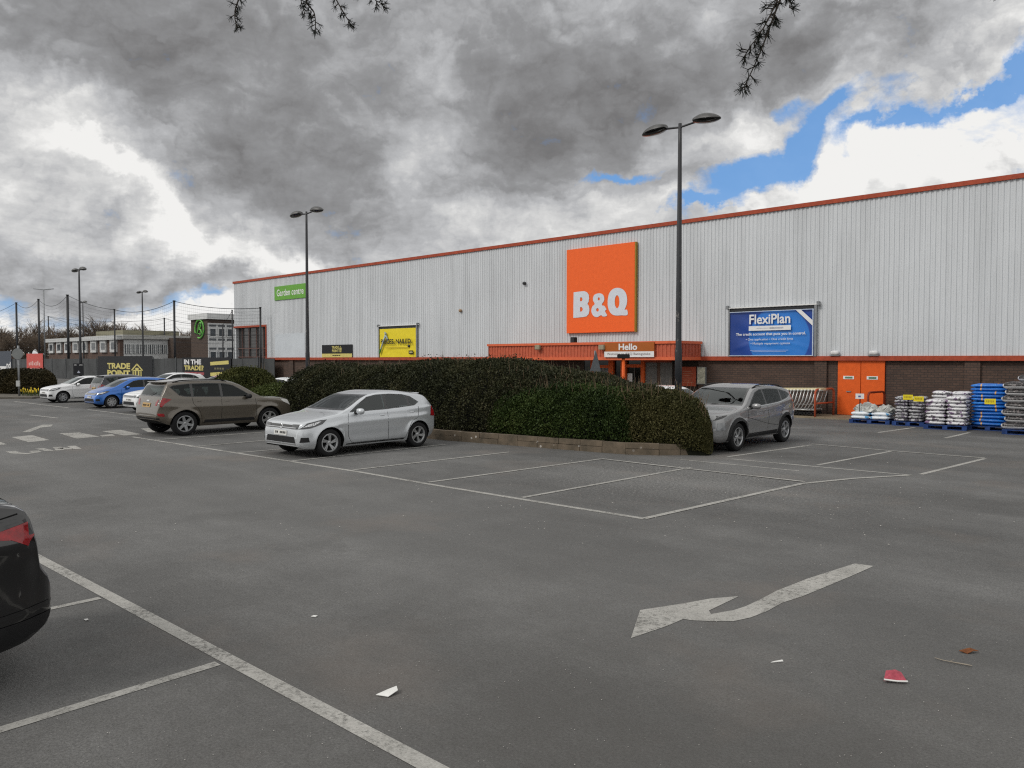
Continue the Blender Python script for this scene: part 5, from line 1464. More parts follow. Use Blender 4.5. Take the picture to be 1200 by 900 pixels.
pa, pb = AT(-6, 50), AT(61, 49)
hedge('boundary_hedge', 'dark clipped hedge behind the round road sign at the far left', 'hedge',
      [(pa[0] + (pb[0] - pa[0]) * f, pa[1] + (pb[1] - pa[1]) * f, .9, 1.62 + .04 * math.sin(f * 9)) for f in np.linspace(0, 1, 6)], 26000, .11, [(.012, .011, .008), (.03, .027, .014), (.055, .045, .022), (.09, .07, .032)])

# verge with daffodils, signpost at the far left
pc = [AT(-30, 44.5), AT(37, 44.5), AT(60, 46.8), AT(66, 56), AT(-30, 56)]
b = MB(); b.add([(x, y, .10) for x, y in pc] + [(x, y, 0) for x, y in pc], [(0, 1, 2, 3, 4), (0, 5, 6, 1), (1, 6, 7, 2), (2, 7, 8, 3)]); tag(b.build('verge', pm('verge_soil', (.11, .10, .085), .9, var=.4, scale=1.5)), kind='structure')
p = AT(36, 46.5)
df = thing('daffodil_clump', 'clump of yellow daffodils on the verge beside the white hatchback', 'flowers', (p[0], p[1], .1))
b = MB(); pt = MB()
for k in range(60):
    x, y = R.uniform(-.9, 1.0), R.uniform(-.4, .4); hh = R.uniform(.2, .42)
    b.tube([(x, y, 0), (x + R.uniform(-.08, .08), y, hh)], [.012, .006], 3, False)
    if k % 2 == 0:
        for j in range(5):
            an = j * 1.256; pt.add([(x, y, hh), (x + .09 * math.cos(an), y + .03, hh + .09 * math.sin(an)), (x + .09 * math.cos(an + .9), y + .03, hh + .09 * math.sin(an + .9))], [(0, 1, 2)])
b.build('leaves', pm('daff_leaf', (.06, .09, .03), .7), df); pt.build('blossoms', pm('daff_yellow', (.75, .55, .03), .6), df)
p = AT(22, 46)
rs = thing('road_sign', 'round road sign on a grey pole seen from behind at the far left', 'road sign', (p[0], p[1], 0), YAW)
hs_ = HZ(408, 46)
b = MB(); b.tube([(0, 0, .05), (0, 0, hs_ + .15)], .055, 8); b.build('pole', M['steel_grey'], rs, True)
b = MB(); b.lathe([(.001, -.06), (.33, -.06), (.33, -.09), (.001, -.09)], 28, 'y', (0, .0, HZ(415, 46) + .02)); b.build('sign_disc', pm('sign_back', (.17, .18, .18), .5, metal=.3), rs)
b = MB(); b.box(-.11, .11, .057, .10, HZ(415, 46) - .1, HZ(415, 46) + .16); b.build('clamp', M['steel_dark'], rs)
b = MB(); b.box(-.11, .11, -.12, -.057, HZ(453, 46), HZ(446, 46)); b.build('control_box', pm('box_pale', (.42, .43, .42), .5), rs, bevel=.01)
p = G(95, 453)
sb = thing('pole_notice', 'small dark notice with a pale triangle strapped to the far left lamp post', 'sign', (p[0], p[1] - .15, 0), YAW)
b = MB(); b.box(-.42, .42, -.06, -.02, .95, 1.95); b.build('panel', M['sign_black'], sb)
b = MB(); b.add([(-.12, -.065, 1.15), (.16, -.065, 1.15), (.02, -.065, 1.36)], [(0, 1, 2)]); b.build('triangle', pm('tri', (.4, .42, .5), .5), sb)
b = MB(); b.box(-.36, -.14, -.065, -.061, 1.80, 1.84); b.box(.08, .36, -.065, -.061, 1.80, 1.84); b.build('strip', M['sign_white'], sb)

# sign and small floodlight on posts behind the hedge, in front of the entrance
p = AT(697.5, 27.5)
ts = thing('triangle_sign', 'grey triangular road sign seen from behind above the hedge near the entrance', 'road sign', (p[0], p[1], 0), YAW)
zc = HZ(424, 27.5)
b = MB(); b.tube([(0, 0, .2), (0, 0, zc + .40)], .035, 8); b.build('pole', M['steel_grey'], ts, True)
b = MB(); b.add([(-.20, -.05, zc - .35), (.20, -.05, zc - .35), (.02, -.05, zc + .42), (-.20, -.04, zc - .35), (.20, -.04, zc - .35), (.02, -.04, zc + .42)], [(0, 1, 2), (5, 4, 3), (0, 3, 4, 1), (1, 4, 5, 2), (2, 5, 3, 0)]); b.build('sign_plate', pm('sign_back2', (.10, .11, .12), .5, metal=.3), ts)
p = AT(730.5, 28.3)
ps = thing('post_light', 'black floodlight on a short orange post in front of the entrance doors', 'floodlight', (p[0], p[1], 0), YAW)
b = MB(); b.tube([(0, 0, 0), (0, 0, HZ(420, 28.3))], .06, 8); b.build('pole', M['orange'], ps, True)
b = MB(); b.box(-.22, .22, -.12, .12, HZ(420, 28.3), HZ(415, 28.3)); b.build('housing', M['black_plastic'], ps, bevel=.02)

# ------------------------------------------------------------------ goods outside: rails, trolleys, pallets
def rail(name, label, x0, y0, x1, y1, top, mat):
    t = thing(name, label, 'handrail', (x0, y0, 0), 0, 'orange handrails by the doors')
    dx, dy = x1 - x0, y1 - y0; z0 = .05
    b = MB(); b.tube([(0, 0, z0), (0, 0, top - .12), (.05 * dx, .05 * dy, top - .02), (.12 * dx, .12 * dy, top), (.88 * dx, .88 * dy, top), (.95 * dx, .95 * dy, top - .02), (dx, dy, top - .12), (dx, dy, z0)], .042, 8); b.build('hoop', mat, t, True)
    b = MB(); b.tube([(0, 0, z0 + (top - z0) * .48), (dx, dy, z0 + (top - z0) * .48)], .036, 8); b.build('mid_rail', mat, t, True)
a = V(955, 490, 30.1)[0]; c = V(976.5, 490, 31.7)[0]
rail('hand_rail', 'orange tubular handrail left of the orange doors', a, 30.1, c, 31.7, 1.12, pm('rail_orange', (.40, .085, .04), .5, var=.15))
a = V(1017, 490, 30.3)[0]; c = V(1036, 490, 31.7)[0]
rail('hand_rail', 'dark orange handrail in front of the right orange door', a, 30.3, c, 31.7, 1.05, pm('rail_dark', (.22, .035, .015), .5, var=.15))

tro = None; wirem = pm('trolley_metal', (.50, .50, .49), .35, metal=.5)
for i in range(14):
    x = -13.55 + i * .14
    if tro is None:
        tro = thing('flatbed_trolley', 'white metal trolley nested in the row beside the orange handrail', 'trolley', (x, 30.75, .05), 0, 'nested trolleys by the brick wall'); t = tro
        b = MB()
        for y in (-.42, .42):
            b.tube([(.0, y, .18), (.22, y, .55), (.34, y, .98)], .022, 6); b.tube([(-.5, y, .2), (.15, y, .2)], .02, 6)
        b.tube([(0, -.42, .2), (0, .42, .2)], .018, 6); b.tube([(.16, -.42, .42), (.16, .42, .42)], .014, 6)
        b.build('frame', wirem, t, True)
        b = MB(); b.tube([(.34, -.46, .99), (.34, .46, .99)], .035, 8); b.build('handle', pm('handle_white', (.66, .66, .62), .5), t, True)
        b = MB(); b.box(-.52, .12, -.40, .40, .205, .235); b.build('bed', pm('bed_grey', (.25, .25, .25), .6), t)
        b = MB(); b.box(.02, .38, -.40, .40, 1.0, 1.06); b.build('tray', pm('tray_cream', (.62, .56, .36), .6), t)
        for y in (-.36, .36):
            for xx in (-.44, .08):
                b = MB(); b.lathe([(.03, -.02), (.07, -.018), (.07, .018), (.03, .02)], 12, 'y', (xx, y, .07)); b.build('wheel', M['rubber'], t)
    else:
        q = copy_tree(tro); q.location = (x, 30.75 + R.uniform(-.02, .02), .05 + .0035 * i)

def pallet(label, x, y, rz, w=1.2, d=1.0):
    t = thing('pallet', label, 'pallet', (x, y, 0), rz, 'blue pallets by the wall')
    b = MB()
    for k in range(6): b.box(-w / 2, w / 2, -d / 2 + k * d / 5.5, -d / 2 + k * d / 5.5 + .12, .12, .145)
    b.build('deck', M['pallet_blue'], t)
    for yy in (-d / 2, -.06, d / 2 - .12):
        for xx in (-w / 2, -.07, w / 2 - .14):
            b = MB(); b.box(xx, xx + .14, yy, yy + .12, .022, .118); b.build('block', M['pallet_blue'], t)
        b = MB(); b.box(-w / 2, w / 2, yy, yy + .12, .0, .02); b.build('runner', M['pallet_blue'], t)
    return t

def bag_mat(name, base, accents, scale, label_col=None, band=None, thr=.56):
    m, nt, b = newmat(name)
    tc = N(nt, 'ShaderNodeTexCoord'); co = tc.outputs['Object']; oi = N(nt, 'ShaderNodeObjectInfo')
    off = N(nt, 'ShaderNodeVectorMath', operation='ADD'); L(nt, co, off.inputs[0])
    cb = N(nt, 'ShaderNodeCombineXYZ'); L(nt, math_(nt, 'MULTIPLY', oi.outputs['Random'], 9.), cb.inputs[0]); L(nt, cb.outputs[0], off.inputs[1])
    n = noise(nt, off.outputs[0], scale, 3, .5)
    c = ramp(nt, n.outputs['Fac'], [(thr - .015, base), (thr + .015, accents[0])]).outputs[0]
    if len(accents) > 1:
        n2 = noise(nt, off.outputs[0], scale * 1.7, 3, .5)
        c = mixc(nt, ramp(nt, n2.outputs['Fac'], [(.57, 0.), (.60, 1.)]).outputs[0], c, accents[1])
    sp = N(nt, 'ShaderNodeSeparateXYZ'); L(nt, co, sp.inputs[0])
    if band:
        lo, hi, col = band
        k = math_(nt, 'MULTIPLY', math_(nt, 'GREATER_THAN', sp.outputs[0], lo), math_(nt, 'LESS_THAN', sp.outputs[0], hi))
        c = mixc(nt, k, c, col)
    if label_col:
        k = math_(nt, 'GREATER_THAN', math_(nt, 'ABSOLUTE', sp.outputs[0]), .30)
        k2 = math_(nt, 'LESS_THAN', sp.outputs[2], .092)
        c = mixc(nt, math_(nt, 'MAXIMUM', k, k2), c, label_col)
    L(nt, c, b.inputs['Base Color']); b.inputs['Roughness'].default_value = .38
    bp = N(nt, 'ShaderNodeBump'); bp.inputs['Strength'].default_value = .5; bp.inputs['Distance'].default_value = .02
    n3 = noise(nt, off.outputs[0], 12, 4); L(nt, n3.outputs['Fac'], bp.inputs['Height']); L(nt, bp.outputs[0], b.inputs['Normal'])
    return m
def bag_mesh(seed, lx, ly, h, e=3.4):
    rr = random.Random(seed); b = blob((0, 0, h / 2), lx / 2, ly / 2, h / 2, 10, e); vs = []
    for x, y, z in b.v:
        k = 1 + .05 * math.sin(x * 17 + seed) * math.sin(y * 13 + seed * 2)
        d = max(abs(x) / (lx / 2), abs(y) / (ly / 2)); zz = h / 2 + (z - h / 2) * (1 - .45 * max(0, d - .72) / .28) * k
        vs.append((x, y, zz))
    b.v = vs; return b
def stack(name, label, group, mat, px, py, rz, nx, ny, layers, bl, bw, h, drop=(), jit=.02, z0=.145, seed=1, cross=False):
    meshes = []; tot = 0
    cs, sn = math.cos(rz), math.sin(rz); first = []
    for k in range(layers):
        alt = cross and k % 2
        for i in range(nx):
            for j in range(ny):
                if (k, i, j) in drop: continue
                if 0 < i < nx - 1 and 0 < j < ny - 1: continue
                lx = (i - (nx - 1) / 2) * bl + R.uniform(-jit, jit) + (bl * .12 if alt else 0); ly = (j - (ny - 1) / 2) * bw + R.uniform(-jit, jit)
                if len(first) < 4:
                    o = bag_mesh(seed + len(first), bl * 1.04, bw * 1.04, h * 1.12).build(name, mat, None, True); first.append(o)
                else:
                    o = first[R.randrange(4)].copy(); COL.objects.link(o)
                o.location = (px + lx * cs - ly * sn, py + lx * sn + ly * cs, z0 + k * h); o.rotation_euler = (R.uniform(-.03, .03), R.uniform(-.03, .03), rz + R.uniform(-.05, .05) + (math.pi if R.random() < .3 else 0))
                tag(o, label, 'bag', group)
WB = bag_mat('bag_white_purple', (.62, .62, .64), [(.17, .10, .20), (.10, .09, .11)], 5.0, thr=.58)
GB = bag_mat('bag_grey_purple', (.42, .42, .44), [(.09, .07, .11), (.05, .055, .05)], 9., thr=.55)
BB = bag_mat('bag_blue', (.010, .125, .47), [(.02, .20, .62)], 6., band=(.17, .21, (.60, .33, .10)), thr=.62)
KB = bag_mat('bag_black', (.018, .017, .018), [(.07, .06, .06), (.16, .14, .14)], 11., label_col=(.62, .62, .63), thr=.62)
SB = bag_mat('bag_ice', (.66, .70, .74), [(.08, .30, .55)], 4.2, thr=.60)
PX = [(-9.05, 29.25), (-7.75, 29.15), (-6.45, 28.45), (-5.35, 29.05), (-4.15, 28.15)]
pallet('blue pallet carrying the low pile of white sacks in front of the doors', *PX[0], .05, 1.35, 1.0)
pallet('blue pallet under the grey and purple sacks, second from the doors', *PX[1], .04, 1.0, 1.0)
pallet('blue pallet under the white and purple sacks in the middle of the row', *PX[2], .05, 1.25, 1.0)
pallet('blue pallet under the tall stack of bright blue sacks', *PX[3], .03, 1.15, 1.0)
pallet('blue pallet under the black and white sacks at the right edge', *PX[4], .06, 1.3, 1.1)
stack('sack', 'white and blue sack in the low pile in front of the orange doors', 'white sacks by the doors', SB, *PX[0], .05, 2, 2, 2, .66, .48, .13, seed=3)
stack('sack', 'grey and purple sack in the narrow stack with the leftmost yellow price card', 'grey purple sacks', GB, *PX[1], .04, 2, 2, 8, .44, .48, .107, seed=9)
stack('sack', 'white and purple sack in the stack left of the blue sacks', 'white purple sacks', WB, *PX[2], .05, 2, 2, 8, .60, .50, .118, drop={(7, 0, 0), (7, 0, 1)}, seed=15)
stack('sack', 'bright blue sack in the tall blue stack', 'blue sacks', BB, *PX[3], .03, 1, 2, 12, 1.0, .48, .112, seed=22, jit=.025)
stack('sack', 'black and white sack in the stack at the right edge', 'black sacks', KB, *PX[4], .06, 2, 2, 7, .68, .54, .205, cross=True, seed=31)
stack('sack', 'white and purple sack in the stack left of the blue sacks', 'white purple sacks', WB, PX[2][0] - .1, PX[2][1] + .95, .05, 2, 1, 9, .60, .50, .118, seed=18)
stack('sack', 'black and white sack in the stack at the right edge', 'black sacks', KB, PX[4][0] + .1, PX[4][1] + 1.25, .06, 2, 1, 8, .68, .54, .205, cross=True, seed=41)
# clear plastic heap on the low pile
pl = thing('plastic_sheet', 'crumpled clear plastic heaped on the white sacks in front of the doors', 'plastic sheet', (PX[0][0], PX[0][1], .42))
for k, (x, y, sx, sz) in enumerate(((-.22, 0, .42, .27), (.40, .08, .33, .20), (.1, -.1, .3, .12))):
    bb = blob((x, y, 0), sx, .36, sz, 12, 2.2); bb.v = [(a + .05 * math.sin(c * 31 + bq * 17), bq + .05 * math.sin(a * 29), max(0., c + .05 * math.sin(a * 23 + bq * 19) + .03 * math.sin(a * 47))) for a, bq, c in bb.v]
    bb.build('fold', pm('plastic_grey', (.42, .43, .41), .3, var=.35, scale=9, bump=.6), pl, False)
def price_card(label, x, y, depth, w, h, mat):
    p = AT(x, depth); z = HZ(y, depth)
    t = thing('price_card', label, 'price card', (p[0], p[1], z), YAW * .5, 'price cards on the sacks')
    b = MB(); b.box(-w / 2, w / 2, -.008, 0, -h / 2, h / 2); b.build('card', mat, t)
    b = MB()
    for k in range(5): b.box(-w * .36 + k * w * .15, -w * .36 + k * w * .15 + w * .09, -.012, -.009, -h * (.12 + .05 * (k % 2)), h * .2)
    b.build('printing', pm('print_olive', (.40, .30, .03), .6) if mat is M['yellow'] else pm('print_blue', (.08, .10, .3), .5), t)
    return t
price_card('yellow price card on the grey and purple sacks, leftmost yellow card', 1064.5, 465.5, 25.9, .30, .17, M['yellow'])
price_card('yellow price card between the grey sacks and the white ones', 1077, 467.5, 25.2, .30, .17, M['yellow'])
price_card('yellow price card hanging at the corner of the bright blue sacks', 1161, 470.5, 23.6, .30, .17, M['yellow'])
p = AT(1008, 27.6)
ss = thing('sign_stand', 'small white notice on a thin black stand in front of the orange doors', 'sign', (p[0], p[1], 0), YAW * .4)
zc = HZ(464.5, 27.6)
b = MB(); b.tube([(0, 0, 0), (0, 0, zc)], .014, 6); b.build('stem', M['black_plastic'], ss)
b = MB(); b.box(-.14, .14, -.02, -.005, zc - .09, zc + .10); b.build('card', M['sign_white'], ss)
b = MB(); b.box(-.05, .03, -.025, -.021, zc - .03, zc + .03); b.build('printing', pm('print_blue', (.08, .10, .3), .5), ss)

# ------------------------------------------------------------------ litter
def litter(name, label, cat, x, y, pts, hgt, mat, rz=0., extra=None):
    u, v = G(x, y); t = thing(name, label, cat, (u, v, .006), rz)
    n = len(pts); cxm = sum(p[0] for p in pts) / n; cym = sum(p[1] for p in pts) / n
    b = MB(); b.add([(p[0], p[1], p[2]) for p in pts] + [(cxm, cym, hgt)] + [(p[0], p[1], p[2] - .004) for p in pts], [(i, (i + 1) % n, n) for i in range(n)] + [(i, n + 1 + i, n + 1 + (i + 1) % n, (i + 1) % n) for i in range(n)]); b.build('scrap', mat, t)
    if extra: extra(t)
    return t
paper = pm('paper', (.66, .66, .64), .8, var=.06)
litter('paper_scrap', 'torn white scrap of paper on the tarmac near the bottom', 'litter', 453, 814, [(-.07, -.02, .004), (.02, -.05, .004), (.075, .015, .02), (.06, .06, .03), (.0, .045, .012)], .02, paper, YAW)
def carton_rim(t):
    b = MB(); b.tube([(-.085, -.035, .02), (0, -.055, .016), (.075, -.05, .012)], .007, 5); b.build('rim', paper, t)
litter('crushed_cup', 'crushed red paper cup lying on the tarmac at lower right', 'litter', 1047, 798, [(-.085, -.03, .01), (.075, -.045, .01), (.07, .03, .045), (.04, .055, .055), (-.03, .05, .05)], .06, pm('cup_red', (.34, .06, .085), .6, var=.25, scale=30), YAW, carton_rim)
litter('leaf', 'dry brown leaf on the tarmac near the right edge', 'leaf', 1135, 765, [(-.07, 0, .01), (-.02, -.03, .0), (.03, -.015, .02), (.08, .01, .01), (.02, .03, .025), (-.03, .025, .012)], .015, pm('leaf_brown', (.15, .055, .02), .8, var=.3, scale=30), .6)
litter('paper_scrap', 'thin white sliver of paper left of the red cup', 'litter', 910, 776.5, [(-.05, -.015, .003), (.055, .008, .003), (.05, .02, .01), (-.02, .0, .006)], .008, paper, YAW)
litter('paper_scrap', 'tiny white scrap beside the black car', 'litter', 101, 727, [(-.025, -.012, .003), (.02, -.012, .003), (.03, .01, .008), (-.01, .015, .005)], .008, paper, 0)
litter('paper_scrap', 'tiny white scrap on the tarmac left of the painted arrow', 'litter', 368, 723, [(-.025, -.012, .003), (.02, -.012, .003), (.03, .01, .008), (-.01, .015, .005)], .008, paper, .5)
u, v = G(1118, 778)
tg = thing('twig', 'curved pale twig on the tarmac above the red cup', 'twig', (u, v, .008), YAW)
b = MB(); b.tube([(-.09, .1, 0), (-.06, .04, .004), (0, 0, .004), (.07, -.05, .006), (.1, -.06, .002)], [.003, .004, .005, .006, .004], 5); b.build('stick', pm('twig_pale', (.25, .22, .18), .8), tg)
b = MB(); b.tube([(-.03, .015, .004), (.02, .04, .01)], .002, 4); b.build('side_shoot', pm('twig_pale', (.25, .22, .18), .8), tg)
gm = MB()
for _ in range(700):
    x = R.uniform(60, 1190); y = 430 + 470 * R.random() ** .8
    if y < 560: x = R.uniform(560, 1130); y = R.uniform(535, 620)
    u, v = G(x, y); s = R.uniform(.004, .012) * (1.2 if y < 640 else .45); a = R.uniform(0, 6)
    q = [(u + s * R.uniform(.6, 1.3) * math.cos(a + k * 1.57), v + s * R.uniform(.6, 1.3) * math.sin(a + k * 1.57), .0045) for k in range(4)]
    gm.add(q + [(u, v, .0045 + s * .6)], [(0, 1, 4), (1, 2, 4), (2, 3, 4), (3, 0, 4)])
tag(gm.build('grit', pm('grit_pale', (.36, .35, .33), .8, var=.4)), 'pale crumbs of grit scattered over the parking bays', 'grit', None, 'stuff')

# ------------------------------------------------------------------ conifer whose branch tips hang into the top of the view
ct = thing('conifer_tree', 'conifer whose dark needled twigs hang down from above the top edge', 'tree', (1.6, -2.4, 0))
co_ = Vector((1.6, -2.4, 0)); nm_ = pm('needle', (.010, .014, .009), .7); bk = pm('conifer_bark', (.035, .028, .022), .9, bump=.4)
def ptat(x, y, dep):
    p = AT(x, dep); return Vector((p[0], p[1], HZ(y, dep))) - co_
b = MB(); b.tube([(0, 0, 0), (.05, 0, 2), (0, .05, 5), (0, 0, 9)], [.24, .2, .15, .04], 12); b.build('trunk', bk, ct, True)
def twig_chain(tips, dep, nlen, rad0, parent, spread=1., limb_from=None):
    pts = [ptat(x, y, dep) for x, y in tips]
    bb = MB(); path = catmull([tuple(p) for p in pts], 5, False); n = len(path)
    bb.tube(path, [rad0 * (1 - .7 * i / (n - 1)) for i in range(n)], 5)
    nd = MB(); rr = R
    P = [Vector(p) for p in path]; L_ = 0
    for i in range(n - 1):
        seg = P[i + 1] - P[i]; ln = seg.length; k = max(1, int(ln / (.013 * spread)))
        for j in range(k):
            base = P[i].lerp(P[i + 1], (j + rr.random()) / k); t = seg.normalized()
            # short spur carrying a rosette of needles
            sd = Vector((rr.uniform(-1, 1), rr.uniform(-1, 1), rr.uniform(-1, 1))); sd = (sd - t * sd.dot(t)).normalized()
            spur = base + sd * rr.uniform(.004, .022) * spread * (1 + .8 * (1 - i / n)) + t * .01
            bb.tube([base, spur], [.0022, .003], 4, False)
            for _ in range(rr.randint(13, 18)):
                q = (sd * .6 + t * .35 + Vector((rr.uniform(-1, 1), rr.uniform(-1, 1), rr.uniform(-1, 1))) * .85).normalized()
                e = spur + q * nlen * rr.uniform(.7, 1.15); s_ = q.cross(Vector((rr.uniform(-1, 1), rr.uniform(-1, 1), 1))).normalized() * .0015
                nd.add([spur - s_, spur + s_, e + s_ * .5, e - s_ * .5], [(0, 1, 2, 3)])
    w = bb.build('twig', bk, parent); nd.build('needles', nm_, w)
def limb(path, r0, r1):
    bb = MB(); q = catmull(path, 6, False); bb.tube(q, [r0 + (r1 - r0) * i / (len(q) - 1) for i in range(len(q))], 8); return bb.build('limb', bk, ct, True)
D1, D2 = 4.2, 3.4
a0 = ptat(300, -120, D1); a1 = ptat(400, -110, D1); a2 = ptat(480, -140, D1)
limb([(0, 0, 4.4), (-.6, 1.0, 5.0), tuple(ptat(560, -230, 3.)), tuple(a2), tuple(a1), tuple(a0)], .09, .012)
limb([(0, 0, 3.9), (-.1, .8, 4.6), tuple(ptat(960, -160, 2.8)), tuple(ptat(930, -70, D2))], .07, .012)
twig_chain([(305, -115), (292, -40), (286, 0), (281, 16), (280, 28), (283, 38)], D1, .030, .006, ct)
twig_chain([(300, -90), (296, -20), (292, 3)], D1, .027, .004, ct)
twig_chain([(372, -112), (355, -40), (362, 6), (371, 20), (373, 34), (372, 44)], D1, .030, .006, ct)
twig_chain([(366, -60), (356, -5), (358, 12), (361, 22)], D1, .027, .004, ct)
twig_chain([(398, -112), (386, -30), (396, 3), (404, 18), (411, 30), (416, 37)], D1, .029, .005, ct)
twig_chain([(452, -118), (430, -40), (440, 2), (448, 10), (453, 15)], D1, .029, .005, ct)
twig_chain([(430, -70), (424, -10), (420, 2)], D1, .018, .004, ct)
twig_chain([(932, -80), (918, -14), (908, 10), (899, 34), (891, 56), (882, 78), (871, 101), (868, 106)], D2, .036, .0055, ct, 1.05)
twig_chain([(912, -6), (902, 16), (893, 34), (884, 48), (874, 62), (868, 72)], D2, .033, .004, ct)
twig_chain([(940, -70), (930, -20), (921, -2), (920, 16)], D2, .033, .004, ct)
twig_chain([(1170, -60), (1162, -20), (1156, 2)], D2, .027, .004, ct)
limb([(0, 0, 3.5), (.3, .7, 4.2), tuple(ptat(1180, -130, 2.9)), tuple(ptat(1168, -55, D2))], .05, .01)

# ------------------------------------------------------------------ sky, sun and camera
w = bpy.data.worlds.new('World'); scene.world = w; w.use_nodes = True
nt = w.node_tree; nt.nodes.clear()
out = N(nt, 'ShaderNodeOutputWorld'); bg = N(nt, 'ShaderNodeBackground'); L(nt, bg.outputs[0], out.inputs[0])
SUN_EL, SUN_AZ = math.radians(42), math.radians(200)
sky = N(nt, 'ShaderNodeTexSky', sky_type='NISHITA'); sky.sun_disc = False; sky.sun_elevation = SUN_EL; sky.sun_rotation = SUN_AZ; sky.air_density = 1.; sky.dust_density = .6
tc = N(nt, 'ShaderNodeTexCoord'); dirv = tc.outputs['Generated']
sp = N(nt, 'ShaderNodeSeparateXYZ'); L(nt, dirv, sp.inputs[0])
def dot(v):
    n = N(nt, 'ShaderNodeVectorMath', operation='DOT_PRODUCT'); L(nt, dirv, n.inputs[0]); n.inputs[1].default_value = v; return n.outputs['Value']
az = math_(nt, 'ARCTAN2', dot((RGT[0], RGT[1], 0)), dot((FWD[0], FWD[1], 0)))
elv = math_(nt, 'ARCSINE', sp.outputs[2])
ae = N(nt, 'ShaderNodeCombineXYZ'); L(nt, az, ae.inputs[0]); L(nt, elv, ae.inputs[1])
# perspective stretched cloud coordinates
den = math_(nt, 'ADD', math_(nt, 'MAXIMUM', sp.outputs[2], 0.), .22)
cv = N(nt, 'ShaderNodeCombineXYZ')
L(nt, math_(nt, 'DIVIDE', sp.outputs[0], den), cv.inputs[0]); L(nt, math_(nt, 'DIVIDE', sp.outputs[1], den), cv.inputs[1])
nA = noise(nt, cv.outputs[0], 1.5, 9, .6); nA.inputs['Distortion'].default_value = .5
nB = noise(nt, cv.outputs[0], 4.2, 8, .62)
nC = noise(nt, ae.outputs[0], 10., 9, .66); nC.inputs['Distortion'].default_value = .4
# warp the layout so that its edges are ragged
wz = N(nt, 'ShaderNodeTexNoise'); wz.inputs['Scale'].default_value = 5.5; wz.inputs['Detail'].default_value = 7; wz.inputs['Roughness'].default_value = .6; L(nt, ae.outputs[0], wz.inputs['Vector'])
wsub = N(nt, 'ShaderNodeVectorMath', operation='SUBTRACT'); L(nt, wz.outputs['Color'], wsub.inputs[0]); wsub.inputs[1].default_value = (.5, .5, .5)
wsc = N(nt, 'ShaderNodeVectorMath', operation='SCALE'); L(nt, wsub.outputs[0], wsc.inputs[0]); wsc.inputs['Scale'].default_value = .22
wad = N(nt, 'ShaderNodeVectorMath', operation='ADD'); L(nt, ae.outputs[0], wad.inputs[0]); L(nt, wsc.outputs[0], wad.inputs[1])
wv = wad.outputs[0]
def gauss(x, y, sx, sy, rot=0., amp=1.):
    """soft patch of cloud centred on a compass bearing and elevation, given through the survey pixels"""
    a = math.atan((x - 600) / 900); e = math.atan((421 - y) / 900 * math.cos(a))
    mp = N(nt, 'ShaderNodeMapping', vector_type='TEXTURE'); L(nt, wv, mp.inputs[0])
    mp.inputs['Location'].default_value = (a, e, 0); mp.inputs['Rotation'].default_value = (0, 0, math.radians(rot)); mp.inputs['Scale'].default_value = (sx / 900, sy / 900, 1)
    ln = N(nt, 'ShaderNodeVectorMath', operation='LENGTH'); L(nt, mp.outputs[0], ln.inputs[0])
    q = math_(nt, 'POWER', .36788, math_(nt, 'MULTIPLY', ln.outputs['Value'], ln.outputs['Value']))
    return math_(nt, 'MULTIPLY', q, amp)
def total(items):
    s = None
    for it in items:
        g_ = gauss(*it); s = g_ if s is None else math_(nt, 'ADD', s, g_)
    return s
# x, y, sx, sy, rot(deg, counter-clockwise), amount
DARK = [(600, -140, 900, 190, 0, .56), (300, 90, 330, 75, -22, .24), (230, 150, 130, 60, -38, .24), (390, 240, 170, 55, -25, .26), (680, 165, 160, 75, 15, .36), (620, 90, 150, 80, 0, .14), (940, 40, 240, 50, 5, .26), (1120, 50, 170, 40, 8, .22), (60, 300, 130, 40, 0, .20), (470, 330, 150, 22, 0, .10),
        (150, 330, 160, 20, 0, .16), (60, 50, 180, 50, -10, .26), (300, 335, 120, 14, 0, .12), (800, 235, 80, 30, 0, .08), (60, 140, 90, 40, -10, .10),
        (190, 258, 85, 15, -38, -.36), (120, 185, 40, 16, -38, -.16), (490, 185, 55, 45, 0, -.26), (320, 300, 110, 18, -8, -.20), (560, 270, 90, 32, 0, -.16), (900, 130, 140, 30, 15, -.24), (1150, 140, 130, 30, 10, -.24), (1100, 190, 120, 30, 12, -.20), (760, 255, 160, 22, 5, -.14), (230, 375, 70, 22, 0, -.30), (110, 378, 150, 16, 0, -.22), (985, 200, 50, 22, 10, -.24), (380, 130, 40, 70, -40, -.12)]
BLUE = [(905, 190, 80, 19, 33, .80), (985, 142, 60, 17, 33, .70), (850, 215, 60, 20, 30, .5), (715, 213, 44, 9, 8, .80), (1095, 132, 85, 11, 14, .72), (945, 112, 18, 14, 0, .66), (812, 254, 40, 8, 8, .78), (1150, 108, 40, 10, 5, .5), (1020, 170, 40, 14, 30, .4), (10, 350, 80, 22, 0, .46), (185, 345, 60, 8, 0, .34), (245, 354, 50, 10, 10, .46), (1320, 60, 160, 60, 20, .5), (560, 300, 60, 8, 5, .25), (450, 310, 60, 8, 0, .2)]
dk = total(DARK)
dk = math_(nt, 'ADD', dk, math_(nt, 'MULTIPLY', math_(nt, 'SUBTRACT', nA.outputs['Fac'], .5), .50))
dk = math_(nt, 'ADD', dk, math_(nt, 'MULTIPLY', math_(nt, 'SUBTRACT', nB.outputs['Fac'], .5), .55))
dk = math_(nt, 'ADD', dk, math_(nt, 'MULTIPLY', math_(nt, 'SUBTRACT', nC.outputs['Fac'], .5), .26))
